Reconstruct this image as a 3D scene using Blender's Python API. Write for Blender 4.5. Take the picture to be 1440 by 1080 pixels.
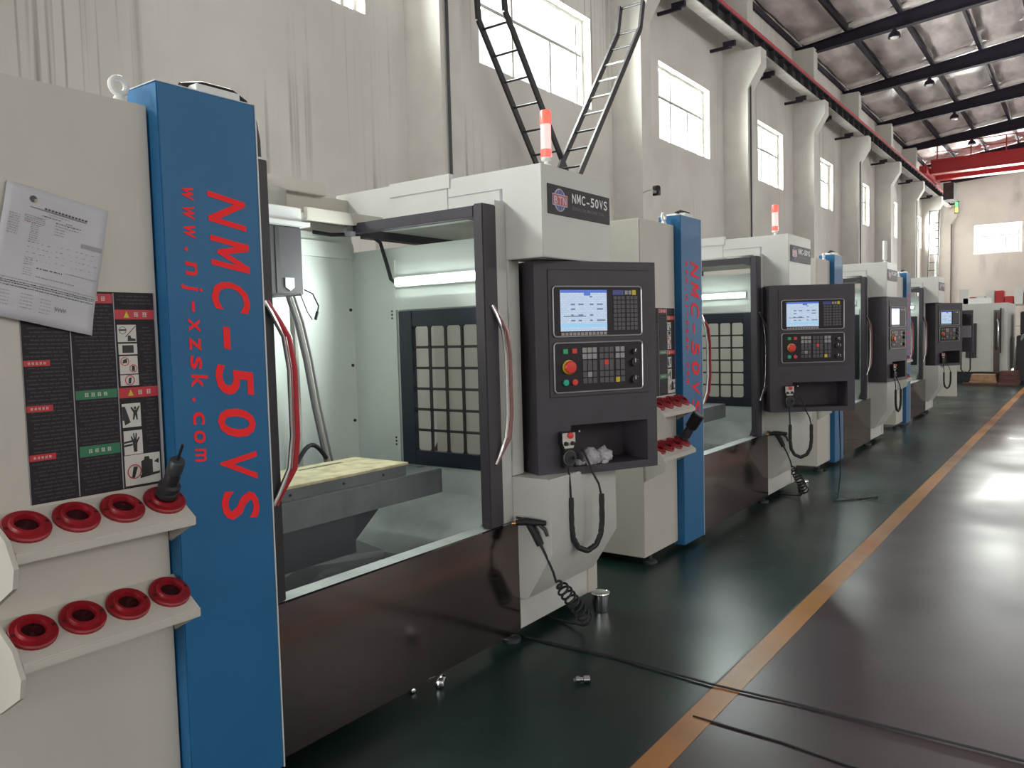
import bpy, bmesh, math, random
from mathutils import Vector, Matrix
random.seed(7)
for o in list(bpy.data.objects): bpy.data.objects.remove(o)
S = bpy.context.scene
COL = S.collection

# ------------------------------------------------------------------ camera
yaw, pitch, roll, FPX = -0.62930566, -0.0601073, -0.02656652, 1121.76
def cam_matrix():
    cy, sy = math.cos(yaw), math.sin(yaw)
    r = Vector((cy, -sy, 0)); f = Vector((sy, cy, 0)); u = Vector((0, 0, 1))
    f2 = f*math.cos(pitch)+u*math.sin(pitch); u2 = u*math.cos(pitch)-f*math.sin(pitch)
    r3 = r*math.cos(roll)+u2*math.sin(roll); u3 = u2*math.cos(roll)-r*math.sin(roll)
    m = Matrix((r3, u3, -f2)).transposed().to_4x4(); m.translation = (0, 0, 1.6)
    return m
cd = bpy.data.cameras.new('camera'); cam = bpy.data.objects.new('camera', cd); COL.objects.link(cam)
cd.sensor_width = 36; cd.lens = FPX/1440*36; cd.clip_end = 300; cd.clip_start = .02
cam.matrix_world = cam_matrix(); S.camera = cam

# ------------------------------------------------------------------ sky, daylight, exposure
S.view_settings.view_transform = 'Standard'; S.view_settings.look = 'None'
S.view_settings.gamma = 1; S.view_settings.use_curve_mapping = False
S.view_settings.exposure = 0.1
W = bpy.data.worlds.new('overcast_sky'); S.world = W; W.use_nodes = True
W.node_tree.nodes['Background'].inputs[0].default_value = (.93, .96, 1, 1)
W.node_tree.nodes['Background'].inputs[1].default_value = 1.6
XW, XC, XR = -7.85, -7.2, 16.0          # left wall face, column front, right wall face
YN, YE = -14.0, 56.9                    # near and far end walls
WZ0, WZ1 = 5.9, 7.6                     # sill and head of the side windows
def daylight(name, loc, rot, sx, sy, watt, colr=(1, .98, .95), spread=180):
    l = bpy.data.lights.new(name, 'AREA'); l.shape = 'RECTANGLE'; l.size = sx; l.size_y = sy
    l.energy = watt; l.color = colr; l.spread = math.radians(spread)
    o = bpy.data.objects.new(name, l); COL.objects.link(o); o.location = loc; o.rotation_euler = rot
    return o
LEFT_WIN = [(-7.9, -4.4), (-1.9, 1.6), (4.2, 7.7), (10.14, 13.62), (16.6, 19.5), (23.1, 25.4), (29.65, 31.3), (36.1, 37.25), (42.6, 43.4), (48.9, 50.2)]
for a, b in LEFT_WIN:
    daylight('daylight', (XW-.42, (a+b)/2, (WZ0+WZ1)/2), (0, -math.pi/2, 0), WZ1-WZ0+.3, b-a+.3, 410*(b-a), spread=140)
RIGHT_WIN = [(-9+k*12, -2+k*12) for k in range(4)]
for a, b in RIGHT_WIN:
    daylight('daylight', (XR+.42, (a+b)/2, 6.6), (0, math.pi/2, 0), 2.8, b-a+.2, 42*(b-a), (1, .97, .93))
END_WIN = [(-5.95, -3.45), (-1.2, 2.0)]
for a, b in END_WIN:
    daylight('daylight', ((a+b)/2, YE+.42, 6.7), (-math.pi/2, 0, 0), b-a+.2, 2.0, 850*(b-a))
SGATE = (41.0, 53.0, 6.0)               # wide gate in the far side wall near the end, beyond the frame
daylight('daylight', (XR+.5, 47.0, 3.2), (0, math.pi/2, 0), 6, 12, 1000, (1, .93, .87))
NGATE = (-5.5, 1.5, 5.0)                # gate behind the camera
daylight('daylight', ((NGATE[0]+NGATE[1])/2, YN-.5, NGATE[2]/2+.1), (math.pi/2, 0, 0), NGATE[1]-NGATE[0], NGATE[2], 800)

# ------------------------------------------------------------------ materials
MATS = {}
def mat(name, col, rough=.5, metal=0, noise=0, nscale=8, bump=0, bscale=60, emit=0, emitcol=None, stretch=None, col2=None, spec=.5, coat=0, rnoise=0):
    if name in MATS: return MATS[name]
    m = bpy.data.materials.new(name); m.use_nodes = True; nt = m.node_tree; N = nt.nodes; L = nt.links
    b = N['Principled BSDF']
    b.inputs['Base Color'].default_value = (*col, 1); b.inputs['Roughness'].default_value = rough
    b.inputs['Metallic'].default_value = metal; b.inputs['Specular IOR Level'].default_value = spec
    if coat: b.inputs['Coat Weight'].default_value = coat
    if emit:
        b.inputs['Emission Color'].default_value = (*(emitcol or col), 1); b.inputs['Emission Strength'].default_value = emit
    tc = N.new('ShaderNodeTexCoord'); mp = N.new('ShaderNodeMapping'); L.new(tc.outputs['Object'], mp.inputs[0])
    if stretch: mp.inputs['Scale'].default_value = stretch
    if noise or col2:
        n = N.new('ShaderNodeTexNoise'); n.inputs['Scale'].default_value = nscale; n.inputs['Detail'].default_value = 6
        L.new(mp.outputs[0], n.inputs['Vector'])
        mx = N.new('ShaderNodeMix'); mx.data_type = 'RGBA'
        rp = N.new('ShaderNodeMapRange'); rp.inputs['From Min'].default_value = .38; rp.inputs['From Max'].default_value = .66
        L.new(n.outputs['Fac'], rp.inputs['Value']); L.new(rp.outputs[0], mx.inputs['Factor'])
        c2 = col2 or tuple(max(0, c*(1-noise)) for c in col)
        mx.inputs['A'].default_value = (*col, 1); mx.inputs['B'].default_value = (*c2, 1)
        L.new(mx.outputs['Result'], b.inputs['Base Color'])
        if rnoise:
            r2 = N.new('ShaderNodeMapRange'); r2.inputs['To Min'].default_value = max(.02, rough-rnoise); r2.inputs['To Max'].default_value = rough+rnoise
            L.new(n.outputs['Fac'], r2.inputs['Value']); L.new(r2.outputs[0], b.inputs['Roughness'])
    if bump:
        n2 = N.new('ShaderNodeTexNoise'); n2.inputs['Scale'].default_value = bscale; n2.inputs['Detail'].default_value = 4
        L.new(mp.outputs[0], n2.inputs['Vector'])
        bp = N.new('ShaderNodeBump'); bp.inputs['Strength'].default_value = bump; bp.inputs['Distance'].default_value = .02
        L.new(n2.outputs['Fac'], bp.inputs['Height']); L.new(bp.outputs[0], b.inputs['Normal'])
    MATS[name] = m
    return m
mat('cream', (.57, .54, .485), .45, noise=.05, nscale=3, bump=.03, bscale=220)
mat('housing', (.60, .597, .575), .42, noise=.05, nscale=3, bump=.03, bscale=220)
mat('inner', (.74, .80, .76), .45, noise=.10, nscale=2.5, stretch=(1, 1, .5))
mat('blue', (.022, .145, .33), .42, noise=.08, nscale=3, spec=.3)
mat('edge_white', (.62, .66, .68), .35)
mat('navy', (.068, .060, .074), .5, noise=.1, nscale=6, spec=.3)
mat('window_navy', (.020, .027, .045), .45, spec=.4)
mat('charcoal', (.020, .018, .022), .45, noise=.15, nscale=10)
mat('black', (.012, .012, .013), .45)
mat('rubber', (.014, .014, .016), .6)
mat('red_print', (1, .03, .035), .6, spec=.2)
mat('red_cup', (.30, .007, .016), .4, noise=.25, nscale=30)
mat('hole', (.06, .003, .006), .7)
mat('steel', (.20, .162, .156), .13, metal=1)
mat('chrome', (.72, .72, .74), .12, metal=1)
mat('red_film', (.40, .02, .03), .3)
mat('pink_film', (.30, .15, .15), .25, metal=.5)
mat('iron', (.16, .175, .185), .42, metal=.35, noise=.2, nscale=8)
mat('lit_iron', (.36, .37, .39), .4, metal=.2, noise=.15, nscale=6)  # iron with the light entering by the door opening put into its colour
mat('iron_dark', (.05, .055, .065), .45, metal=.2)
mat('board', (.62, .55, .34), .7, noise=.35, nscale=14)
mat('white', (.72, .73, .72), .5)
mat('trayw', (.72, .78, .75), .45, noise=.2, nscale=6)
mat('paper', (.56, .56, .60), .8, noise=.06, nscale=4)
mat('ink', (.10, .10, .12), .8)
mat('ink_light', (.33, .32, .36), .8)
mat('ink_red', (.42, .20, .20), .8)
mat('poster', (.027, .021, .026), .6, noise=.2, nscale=40, spec=.25)
mat('poster_text', (.036, .032, .036), .5)
mat('poster_red', (.50, .022, .035), .4)
mat('poster_green', (.02, .17, .075), .4)
mat('picto', (.60, .58, .55), .45)
mat('yellow', (.62, .48, .03), .45)
mat('green_btn', (.03, .42, .17), .35)
mat('teal_btn', (.01, .42, .30), .35)
mat('red_btn', (.70, .04, .03), .35)
mat('grey_key', (.33, .31, .31), .5)
mat('dark_key', (.09, .085, .095), .5)
mat('panel', (.022, .018, .025), .5, spec=.3)
mat('rim', (.45, .45, .46), .4, metal=.8)
mat('led', (.95, 1, .97), .5, emit=9, emitcol=(.92, 1, .96))
mat('beacon_red', (.9, .10, .08), .3, emit=1.3, emitcol=(1, .10, .07))
mat('beacon_pink', (.9, .5, .48), .25, emit=.75, emitcol=(1, .52, .50))
mat('beacon_off', (.72, .72, .70), .25)
mat('glove', (.48, .46, .50), .9, bump=.5, bscale=90)
mat('column', (.70, .68, .63), .75, noise=.10, nscale=2, bump=.05, bscale=20)
mat('beam', (.032, .024, .040), .65, noise=.2, nscale=4, spec=.25)
mat('girder_dark', (.06, .055, .06), .6, noise=.35, nscale=5)
mat('girder_light', (.36, .33, .31), .6, noise=.2, nscale=4)
mat('crane_red', (.52, .035, .04), .45)
mat('rail_red', (.62, .07, .09), .5, noise=.2, nscale=9)
mat('frame_white', (.70, .70, .67), .5)
mat('foil', (.95, .83, .82), .45, metal=.12, noise=.3, nscale=2.2, bump=.8, bscale=9, stretch=(1, .35, 1))
mat('foil_fold', (.88, .82, .80), .5, metal=.15, noise=.12, nscale=5, bump=.5, bscale=14)
mat('roof', (.30, .28, .28), .6)
mat('ladder_dark', (.03, .027, .032), .5)
mat('ladder_grey', (.34, .33, .32), .5, metal=.3)
mat('wood', (.45, .28, .16), .7, noise=.3, nscale=12)
mat('brown', (.13, .05, .04), .6, noise=.3, nscale=8)
mat('brass', (.55, .28, .10), .3, metal=1)
mat('pipe_grey', (.42, .41, .38), .5)
mat('sign_green', (.05, .8, .1), .4, emit=3, emitcol=(.1, 1, .15))
mat('sign_yellow', (.8, .8, .05), .4, emit=3, emitcol=(1, .9, .1))
mat('emblem_blue', (.05, .07, .30), .4)
mat('emblem_line', (.55, .50, .62), .4)
mat('emblem_red', (.45, .03, .03), .4)
mat('letter_white', (.80, .78, .80), .4)
mat('letter_grey', (.16, .15, .16), .5)
mat('tube_grey', (.20, .20, .21), .35, metal=.3)

def glass_mat():
    m = bpy.data.materials.new('glass'); m.use_nodes = True; N = m.node_tree.nodes; L = m.node_tree.links
    N.remove(N['Principled BSDF']); out = N['Material Output']
    t = N.new('ShaderNodeBsdfTransparent'); t.inputs[0].default_value = (.9, .93, .92, 1)
    g = N.new('ShaderNodeBsdfGlossy'); g.inputs['Roughness'].default_value = .03
    lw = N.new('ShaderNodeLayerWeight'); lw.inputs[0].default_value = .5
    pw = N.new('ShaderNodeMath'); pw.operation = 'POWER'; pw.inputs[1].default_value = 4; L.new(lw.outputs['Facing'], pw.inputs[0])
    fr = N.new('ShaderNodeMath'); fr.operation = 'MULTIPLY_ADD'; fr.inputs[1].default_value = .5; fr.inputs[2].default_value = .03; L.new(pw.outputs[0], fr.inputs[0])
    mx = N.new('ShaderNodeMixShader'); L.new(fr.outputs[0], mx.inputs[0]); L.new(t.outputs[0], mx.inputs[1]); L.new(g.outputs[0], mx.inputs[2])
    L.new(mx.outputs[0], out.inputs[0]); MATS['glass'] = m
glass_mat()

def wall_mat():
    m = mat('wall', (.55, .525, .485), .85, bump=.08, bscale=12)
    N = m.node_tree.nodes; L = m.node_tree.links; b = N['Principled BSDF']
    tc = N.new('ShaderNodeTexCoord')
    def noise(scale, sc, lo, hi, det=5):
        mp = N.new('ShaderNodeMapping'); mp.inputs['Scale'].default_value = sc; L.new(tc.outputs['Object'], mp.inputs[0])
        n = N.new('ShaderNodeTexNoise'); n.inputs['Scale'].default_value = scale; n.inputs['Detail'].default_value = det; L.new(mp.outputs[0], n.inputs['Vector'])
        r = N.new('ShaderNodeMapRange'); r.inputs['From Min'].default_value = lo; r.inputs['From Max'].default_value = hi; L.new(n.outputs['Fac'], r.inputs['Value'])
        return r.outputs[0]
    streak = noise(1, (1, 11, .16), .56, .70, 9); big = noise(.3, (1, 1, 1), .42, .58)
    mul = N.new('ShaderNodeMath'); mul.operation = 'MULTIPLY'; L.new(streak, mul.inputs[0]); L.new(big, mul.inputs[1])
    mx = N.new('ShaderNodeMix'); mx.data_type = 'RGBA'; mx.inputs['A'].default_value = (.77, .745, .70, 1); mx.inputs['B'].default_value = (.24, .225, .21, 1)
    m2 = N.new('ShaderNodeMath'); m2.operation = 'MULTIPLY'; m2.inputs[1].default_value = .8; L.new(mul.outputs[0], m2.inputs[0])
    L.new(m2.outputs[0], mx.inputs['Factor'])
    patch = noise(.5, (1, 1, 1), .4, .65)
    mx2 = N.new('ShaderNodeMix'); mx2.data_type = 'RGBA'; mx2.blend_type = 'MULTIPLY'; mx2.inputs['B'].default_value = (.86, .85, .84, 1)
    L.new(patch, mx2.inputs['Factor']); L.new(mx.outputs['Result'], mx2.inputs['A']); L.new(mx2.outputs['Result'], b.inputs['Base Color'])
wall_mat()

def floor_mat(name, c1, c2, c3, r0, r1, spec=.5):
    m = mat(name, c1, .3, spec=spec)
    N = m.node_tree.nodes; L = m.node_tree.links; b = N['Principled BSDF']; tc = N.new('ShaderNodeTexCoord')
    def noise(scale, det=6):
        n = N.new('ShaderNodeTexNoise'); n.inputs['Scale'].default_value = scale; n.inputs['Detail'].default_value = det; L.new(tc.outputs['Object'], n.inputs['Vector']); return n.outputs['Fac']
    def rng(s, lo, hi, a=0, c=1):
        r = N.new('ShaderNodeMapRange'); r.inputs['From Min'].default_value = lo; r.inputs['From Max'].default_value = hi; r.inputs['To Min'].default_value = a; r.inputs['To Max'].default_value = c; L.new(s, r.inputs['Value']); return r.outputs[0]
    n1, n2 = noise(.9, 2), noise(5, 3)
    mx = N.new('ShaderNodeMix'); mx.data_type = 'RGBA'; mx.inputs['A'].default_value = (*c1, 1); mx.inputs['B'].default_value = (*c2, 1); L.new(rng(n1, .3, .7), mx.inputs['Factor'])
    mx2 = N.new('ShaderNodeMix'); mx2.data_type = 'RGBA'; mx2.inputs['B'].default_value = (*c3, 1); L.new(mx.outputs['Result'], mx2.inputs['A']); L.new(rng(n2, .5, .8, 0, .5), mx2.inputs['Factor'])
    L.new(mx2.outputs['Result'], b.inputs['Base Color']); L.new(rng(n1, .3, .7, r0, r1), b.inputs['Roughness'])
floor_mat('floor_green', (.008, .036, .030), (.006, .014, .014), (.009, .014, .015), .25, .38, .35)
floor_mat('floor_grey', (.048, .030, .036), (.034, .020, .025), (.024, .016, .020), .27, .44, .5)
floor_mat('line_yellow', (.42, .20, .04), (.34, .13, .03), (.16, .09, .05), .3, .5)

def screen_mat():
    m = mat('lcd', (.1, .12, .16), .2, emit=.8)
    N = m.node_tree.nodes; L = m.node_tree.links; b = N['Principled BSDF']; tc = N.new('ShaderNodeTexCoord')
    br = N.new('ShaderNodeTexBrick'); br.inputs['Scale'].default_value = 22; br.inputs['Color1'].default_value = (.50, .64, .82, 1); br.inputs['Color2'].default_value = (.62, .72, .86, 1)
    br.inputs['Mortar'].default_value = (.42, .54, .74, 1); br.inputs['Mortar Size'].default_value = .03
    mp = N.new('ShaderNodeMapping'); mp.inputs['Rotation'].default_value = (math.pi/2, 0, 0); L.new(tc.outputs['Object'], mp.inputs[0]); L.new(mp.outputs[0], br.inputs['Vector'])
    L.new(br.outputs['Color'], b.inputs['Emission Color']); b.inputs['Base Color'].default_value = (.05, .06, .08, 1)
screen_mat()
mat('lcd_blue', (.02, .05, .2), .2, emit=.8, emitcol=(.08, .16, .55))
mat('lcd_text', (.02, .02, .04), .2, emit=.6, emitcol=(.22, .27, .40))
mat('lcd_cyan', (.02, .05, .1), .2, emit=.8, emitcol=(.35, .66, .88))

# ------------------------------------------------------------------ mesh helpers
_gl = {}
def glyph(ch, bold):
    k = (ch, bold)
    if ch == 'M': return ([(0, 0), (0, .73), (.18, .73), (.40, .33), (.62, .73), (.80, .73), (.80, 0), (.65, 0), (.65, .48), (.45, .12), (.35, .12), (.15, .48), (.15, 0)], [list(range(13))])
    if k not in _gl:
        c = bpy.data.curves.new('g', 'FONT'); c.body = ch; c.size = 1; c.offset = bold; c.resolution_u = 3
        o = bpy.data.objects.new('g', c); COL.objects.link(o); bpy.context.view_layer.update()
        me = bpy.data.meshes.new_from_object(o.evaluated_get(bpy.context.evaluated_depsgraph_get()))
        _gl[k] = ([(v.co.x, v.co.y) for v in me.vertices], [list(p.vertices) for p in me.polygons])
        bpy.data.objects.remove(o); bpy.data.curves.remove(c); bpy.data.meshes.remove(me)
    return _gl[k]
CAP = .73
class MB:
    def __init__(s): s.v = []; s.f = []; s.m = []
    def add(s, vs, fs, mi=0):
        b = len(s.v); s.v += [tuple(v) for v in vs]
        for f in fs: s.f.append([b+i for i in f]); s.m.append(mi)
        return s
    def box(s, x0, x1, y0, y1, z0, z1, mi=0):
        v = [(x, y, z) for z in (z0, z1) for y in (y0, y1) for x in (x0, x1)]
        return s.add(v, [(0, 2, 3, 1), (4, 5, 7, 6), (0, 1, 5, 4), (2, 6, 7, 3), (0, 4, 6, 2), (1, 3, 7, 5)], mi)
    def prism(s, poly, a, b, axis='y', mi=0):
        n = len(poly)
        def P(p, t): return {'y': (p[0], t, p[1]), 'z': (p[0], p[1], t), 'x': (t, p[0], p[1])}[axis]
        v = [P(p, a) for p in poly]+[P(p, b) for p in poly]
        return s.add(v, [list(range(n)), list(range(2*n-1, n-1, -1))]+[(i, (i+1) % n, n+(i+1) % n, n+i) for i in range(n)], mi)
    def quad(s, a, b, c, d, mi=0): return s.add([a, b, c, d], [(0, 1, 2, 3)], mi)
    def tube(s, pts, r, n=8, mi=0):
        pts = [Vector(p) for p in pts]; rings = []; ref = None
        for i, p in enumerate(pts):
            t = (pts[min(i+1, len(pts)-1)]-pts[max(i-1, 0)]).normalized()
            if ref is None: ref = t.orthogonal().normalized()
            ref = (ref-t*ref.dot(t)); ref = ref.normalized() if ref.length > 1e-6 else t.orthogonal().normalized()
            bn = t.cross(ref); rr = r[i] if isinstance(r, (list, tuple)) else r
            rings.append([p+(ref*math.cos(2*math.pi*k/n)+bn*math.sin(2*math.pi*k/n))*rr for k in range(n)])
        v = [q for g in rings for q in g]; f = []
        for i in range(len(pts)-1):
            for k in range(n): f.append((i*n+k, i*n+(k+1) % n, (i+1)*n+(k+1) % n, (i+1)*n+k))
        f.append(list(range(n-1, -1, -1))); f.append([(len(pts)-1)*n+k for k in range(n)])
        return s.add(v, f, mi)
    def lathe(s, prof, org=(0, 0, 0), axis=(0, 0, 1), n=20, mi=0):
        ax = Vector(axis).normalized(); a = ax.orthogonal().normalized(); b = ax.cross(a); o = Vector(org)
        v = [o+ax*h+(a*math.cos(2*math.pi*k/n)+b*math.sin(2*math.pi*k/n))*r for r, h in prof for k in range(n)]
        f = [(i*n+k, i*n+(k+1) % n, (i+1)*n+(k+1) % n, (i+1)*n+k) for i in range(len(prof)-1) for k in range(n)]
        if prof[0][0] > 1e-5: f.append(list(range(n-1, -1, -1)))
        if prof[-1][0] > 1e-5: f.append([(len(prof)-1)*n+k for k in range(n)])
        return s.add(v, f, mi)
    def text(s, st, org, right, up, h, pitch=None, wid=None, shear=0, bold=0, mi=0, lower=False):
        o = Vector(org); R = Vector(right).normalized(); U = Vector(up).normalized(); sc = h/CAP; x = 0
        for ch in st:
            if ch == ' ': x += pitch or .35*sc; continue
            vs, fs = glyph(ch, bold)
            xs = [v[0] for v in vs]; a, b = min(xs), max(xs)
            if pitch:
                kx = sc
                if wid and ch not in '.-ij': kx = wid/(b-a)
                elif wid and ch == '-': kx = wid*.75/(b-a)
                dx = x+pitch/2-(a+b)/2*kx
            else: kx = sc*.95; dx = x-a*kx; x += (b-a)*kx+.10*sc
            s.add([o+R*(dx+v[0]*kx+shear*v[1]*sc)+U*(v[1]*sc) for v in vs], fs, mi)
            if pitch: x += pitch
        return s
    def build(s, name, mats, parent=None, off=(0, 0, 0), bevel=0, smooth=True):
        me = bpy.data.meshes.new(name); ox, oy, oz = off
        me.from_pydata([(x-ox, y-oy, z-oz) for x, y, z in s.v], [], s.f)
        for m in ([mats] if isinstance(mats, str) else mats): me.materials.append(MATS[m])
        me.polygons.foreach_set('material_index', s.m)
        bm = bmesh.new(); bm.from_mesh(me); bmesh.ops.recalc_face_normals(bm, faces=bm.faces)
        if bevel:
            es = [e for e in bm.edges if len(e.link_faces) == 2 and e.calc_face_angle(0) > .5]
            bmesh.ops.bevel(bm, geom=es, offset=bevel, segments=2, affect='EDGES', clamp_overlap=True)
        bm.to_mesh(me); bm.free()
        if smooth:
            me.polygons.foreach_set('use_smooth', [True]*len(me.polygons)); me.set_sharp_from_angle(angle=.6)
        o = bpy.data.objects.new(name, me); COL.objects.link(o)
        if parent: o.parent = parent
        return o
def tag(o, label=None, cat=None, group=None, kind=None):
    if label: o['label'] = label
    if cat: o['category'] = cat
    if group: o['group'] = group
    if kind: o['kind'] = kind
    return o
def empty(name, loc, label=None, cat=None, group=None, kind=None, rz=0):
    o = bpy.data.objects.new(name, None); COL.objects.link(o); o.location = loc; o.rotation_euler = (0, 0, rz); o.empty_display_size = .1
    return tag(o, label, cat, group, kind)
def copy_tree(o, parent=None, skip=()):
    c = o.copy(); COL.objects.link(c); c.parent = parent
    for ch in o.children:
        if ch.name.split('.')[0] not in skip: copy_tree(ch, c, skip)
    return c
def struct(o, label, cat='structure'): return tag(o, label, cat, kind='structure')

# ------------------------------------------------------------------ the hall
fl = MB().box(XW-.4, -1.355, YN, YE, -.2, 0).build('floor', 'floor_green'); struct(fl, 'dark green glossy painted floor under the machines', 'floor')
ai = MB().box(-1.24, XR, YN, YE, -.2, 0).build('floor_aisle', 'floor_grey'); struct(ai, 'worn shiny grey concrete floor of the aisle', 'floor')
lj = MB().box(-1.367, -1.352, YN, YE, -.2, .0008).build('floor_joint', 'black'); struct(lj, 'dark joint along the edge of the yellow line', 'floor')
ln = MB().box(-1.355, -1.24, YN, YE, -.2, .0015).build('floor_line', 'line_yellow'); struct(ln, 'worn orange-yellow line painted along the aisle', 'floor')

def wall_with_holes(a0, a1, z0, z1, holes, t0, t1, axis):
    """wall slab split around rectangular holes (a-range, z-range)"""
    mb = MB()
    def bx(p, q, r, s_):
        if q-p < 1e-4 or s_-r < 1e-4: return
        if axis == 'y': mb.box(t0, t1, p, q, r, s_)
        else: mb.box(p, q, t0, t1, r, s_)
    cur = a0
    for p, q, r, s_ in sorted(holes):
        bx(cur, p, z0, z1); bx(p, q, z0, r); bx(p, q, s_, z1); cur = q
    bx(cur, a1, z0, z1)
    return mb
wl = wall_with_holes(YN, YE, 0, 10.9, [(a, b, WZ0, WZ1) for a, b in LEFT_WIN], XW-.3, XW, 'y').build('wall_left', 'wall', smooth=False)
struct(wl, 'tall grey plastered side wall with high windows and dark drip stains', 'wall')
we = wall_with_holes(XW-.3, XR+.3, 0, 13, [(a, b, 5.85, 7.6) for a, b in END_WIN], YE, YE+.3, 'x').build('wall_end', 'wall', smooth=False)
struct(we, 'pale end wall of the hall with a wide window', 'wall')
wn = wall_with_holes(XW-.3, XR+.3, 0, 13, [(NGATE[0], NGATE[1], 0, NGATE[2])], YN-.3, YN, 'x').build('wall_near', 'wall', smooth=False); struct(wn, 'near end wall with a large open gate', 'wall')
wr = wall_with_holes(YN, YE, 0, 10.9, [(a, b, 5.3, 7.9) for a, b in RIGHT_WIN]+[(SGATE[0], SGATE[1], 0, SGATE[2])], XR, XR+.3, 'y').build('wall_right', 'wall', smooth=False); struct(wr, 'far side wall with wide windows', 'wall')

def window(n, a, b, z0, z1, axis, t):
    e = empty('window_%d' % n, (t, (a+b)/2, z0) if axis == 'y' else ((a+b)/2, t, z0), kind='structure')
    off = e.location
    def B(mb, p, q, r, s_, d0=-.03, d1=.03):
        if axis == 'y': mb.box(t+d0, t+d1, p, q, r, s_)
        else: mb.box(p, q, t+d0, t+d1, r, s_)
        return mb
    fr = MB(); w = .06
    B(fr, a, b, z0, z0+w); B(fr, a, b, z1-w, z1); B(fr, a, a+w, z0+w, z1-w); B(fr, b-w, b, z0+w, z1-w)
    fr.build('window_frame', 'frame_white', e, off)
    zt = z0+(z1-z0)*.60
    B(MB(), a+w, b-w, zt-.028, zt+.028, -.03, .03).build('transom', 'pipe_grey', e, off)
    for k, (fx, top) in enumerate(((.33, 1), (.665, 0), (.93, 1))):
        c = a+(b-a)*fx
        B(MB(), c-.027, c+.027, z0+w, (z1-w) if top else zt, -.028, .028).build('mullion', 'pipe_grey', e, off)
    for p, q in ((a+w, a+(b-a)*.33), (a+(b-a)*.33, a+(b-a)*.665), (a+(b-a)*.665, b-w)):
        B(MB(), p, q, z0+w, z1-w, -.002, .002).build('pane', 'glass', e, off)
    tag(e, 'white framed window high in the wall, bright daylight behind', 'window')
    return e
n = 1
names = {3: 'high window behind the two crossed ladders', 4: 'high window between the small camera and the next pilaster'}
for i, (a, b) in enumerate(LEFT_WIN):
    w = window(n, a, b, WZ0, WZ1, 'y', XW-.2); n += 1
    w['label'] = names.get(i, 'white framed window high in the stained side wall'); w['group'] = 'side wall windows'
for a, b in END_WIN[:2]:
    w = window(n, a, b, 5.85, 7.6, 'x', YE+.2); n += 1; w['label'] = 'wide bright window high in the end wall'; w['group'] = 'end wall windows'

# columns with corbels
CY = [2.66+6*k for k in range(-2, 10)]
def column():
    e = empty('column', (XC, 0, 0), kind='structure'); tag(e, 'grey concrete pilaster with a corbel under the crane girder', 'column', 'pilasters along the side wall')
    w = .215
    MB().box(XW, XC, -w, w, 0, 10.4).build('shaft', 'column', e, (XC, 0, 0))
    MB().prism([(XC-.001, 7.75), (-6.86, 8.3), (-6.86, 8.72), (XC-.001, 8.72)], -w, w).build('corbel', 'column', e, (XC, 0, 0))
    return e
c0 = column()
for i, y in enumerate(CY):
    c = c0 if i == 0 else copy_tree(c0)
    c.location = (XC, y, 0)
    if i % 2 == 1:
        p = MB().tube([(XC+.035, y-.10, 0), (XC+.035, y-.10, 8.6)], .022, 8).build('wall_cable_duct', 'iron_dark')
        tag(p, 'thin dark vertical duct running up a grey pilaster', 'duct', 'dark ducts on the pilasters', 'structure')
# crane girder and rail
g = empty('crane_girder', (-7.15, 21, 8.72), 'long dark steel crane girder with stiffeners and a red rail on the pilaster corbels', 'girder', kind='structure')
off = (-7.15, 21, 8.72)
MB().box(-7.3, -7.0, YN, YE-1.5, 8.72, 8.745).build('bottom_flange', 'girder_light', g, off)
MB().box(-7.16, -7.14, YN, YE-1.5, 8.745, 9.075).build('web', 'girder_dark', g, off)
MB().box(-7.3, -7.0, YN, YE-1.5, 9.075, 9.10).build('top_flange', 'girder_dark', g, off)
MB().box(-7.06, -6.99, YN, YE-1.5, 9.10, 9.19).build('rail', 'rail_red', g, off)
st = MB().box(-7.14, -7.005, -.008, .008, 8.745, 9.075)
s0 = None
for k in range(62):
    y = 6+.8*k
    if s0 is None: s0 = st.build('stiffener', 'girder_dark', g, (-7.15, 0, 8.72)); o = s0
    else: o = s0.copy(); COL.objects.link(o); o.parent = g
    o.location = (0, y-21, 0)
br = MB().box(-7.85, -7.3, -.03, .03, 8.55, 8.62).box(-7.5, -7.2, -.05, .05, 8.60, 8.72)
b0 = None
for k in range(16):
    if b0 is None: b0 = br.build('bracket', 'beam', g, (-7.15, 0, 8.72)); o = b0
    else: o = b0.copy(); COL.objects.link(o); o.parent = g
    o.location = (0, 4.6+3*k-21, 0)

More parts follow.
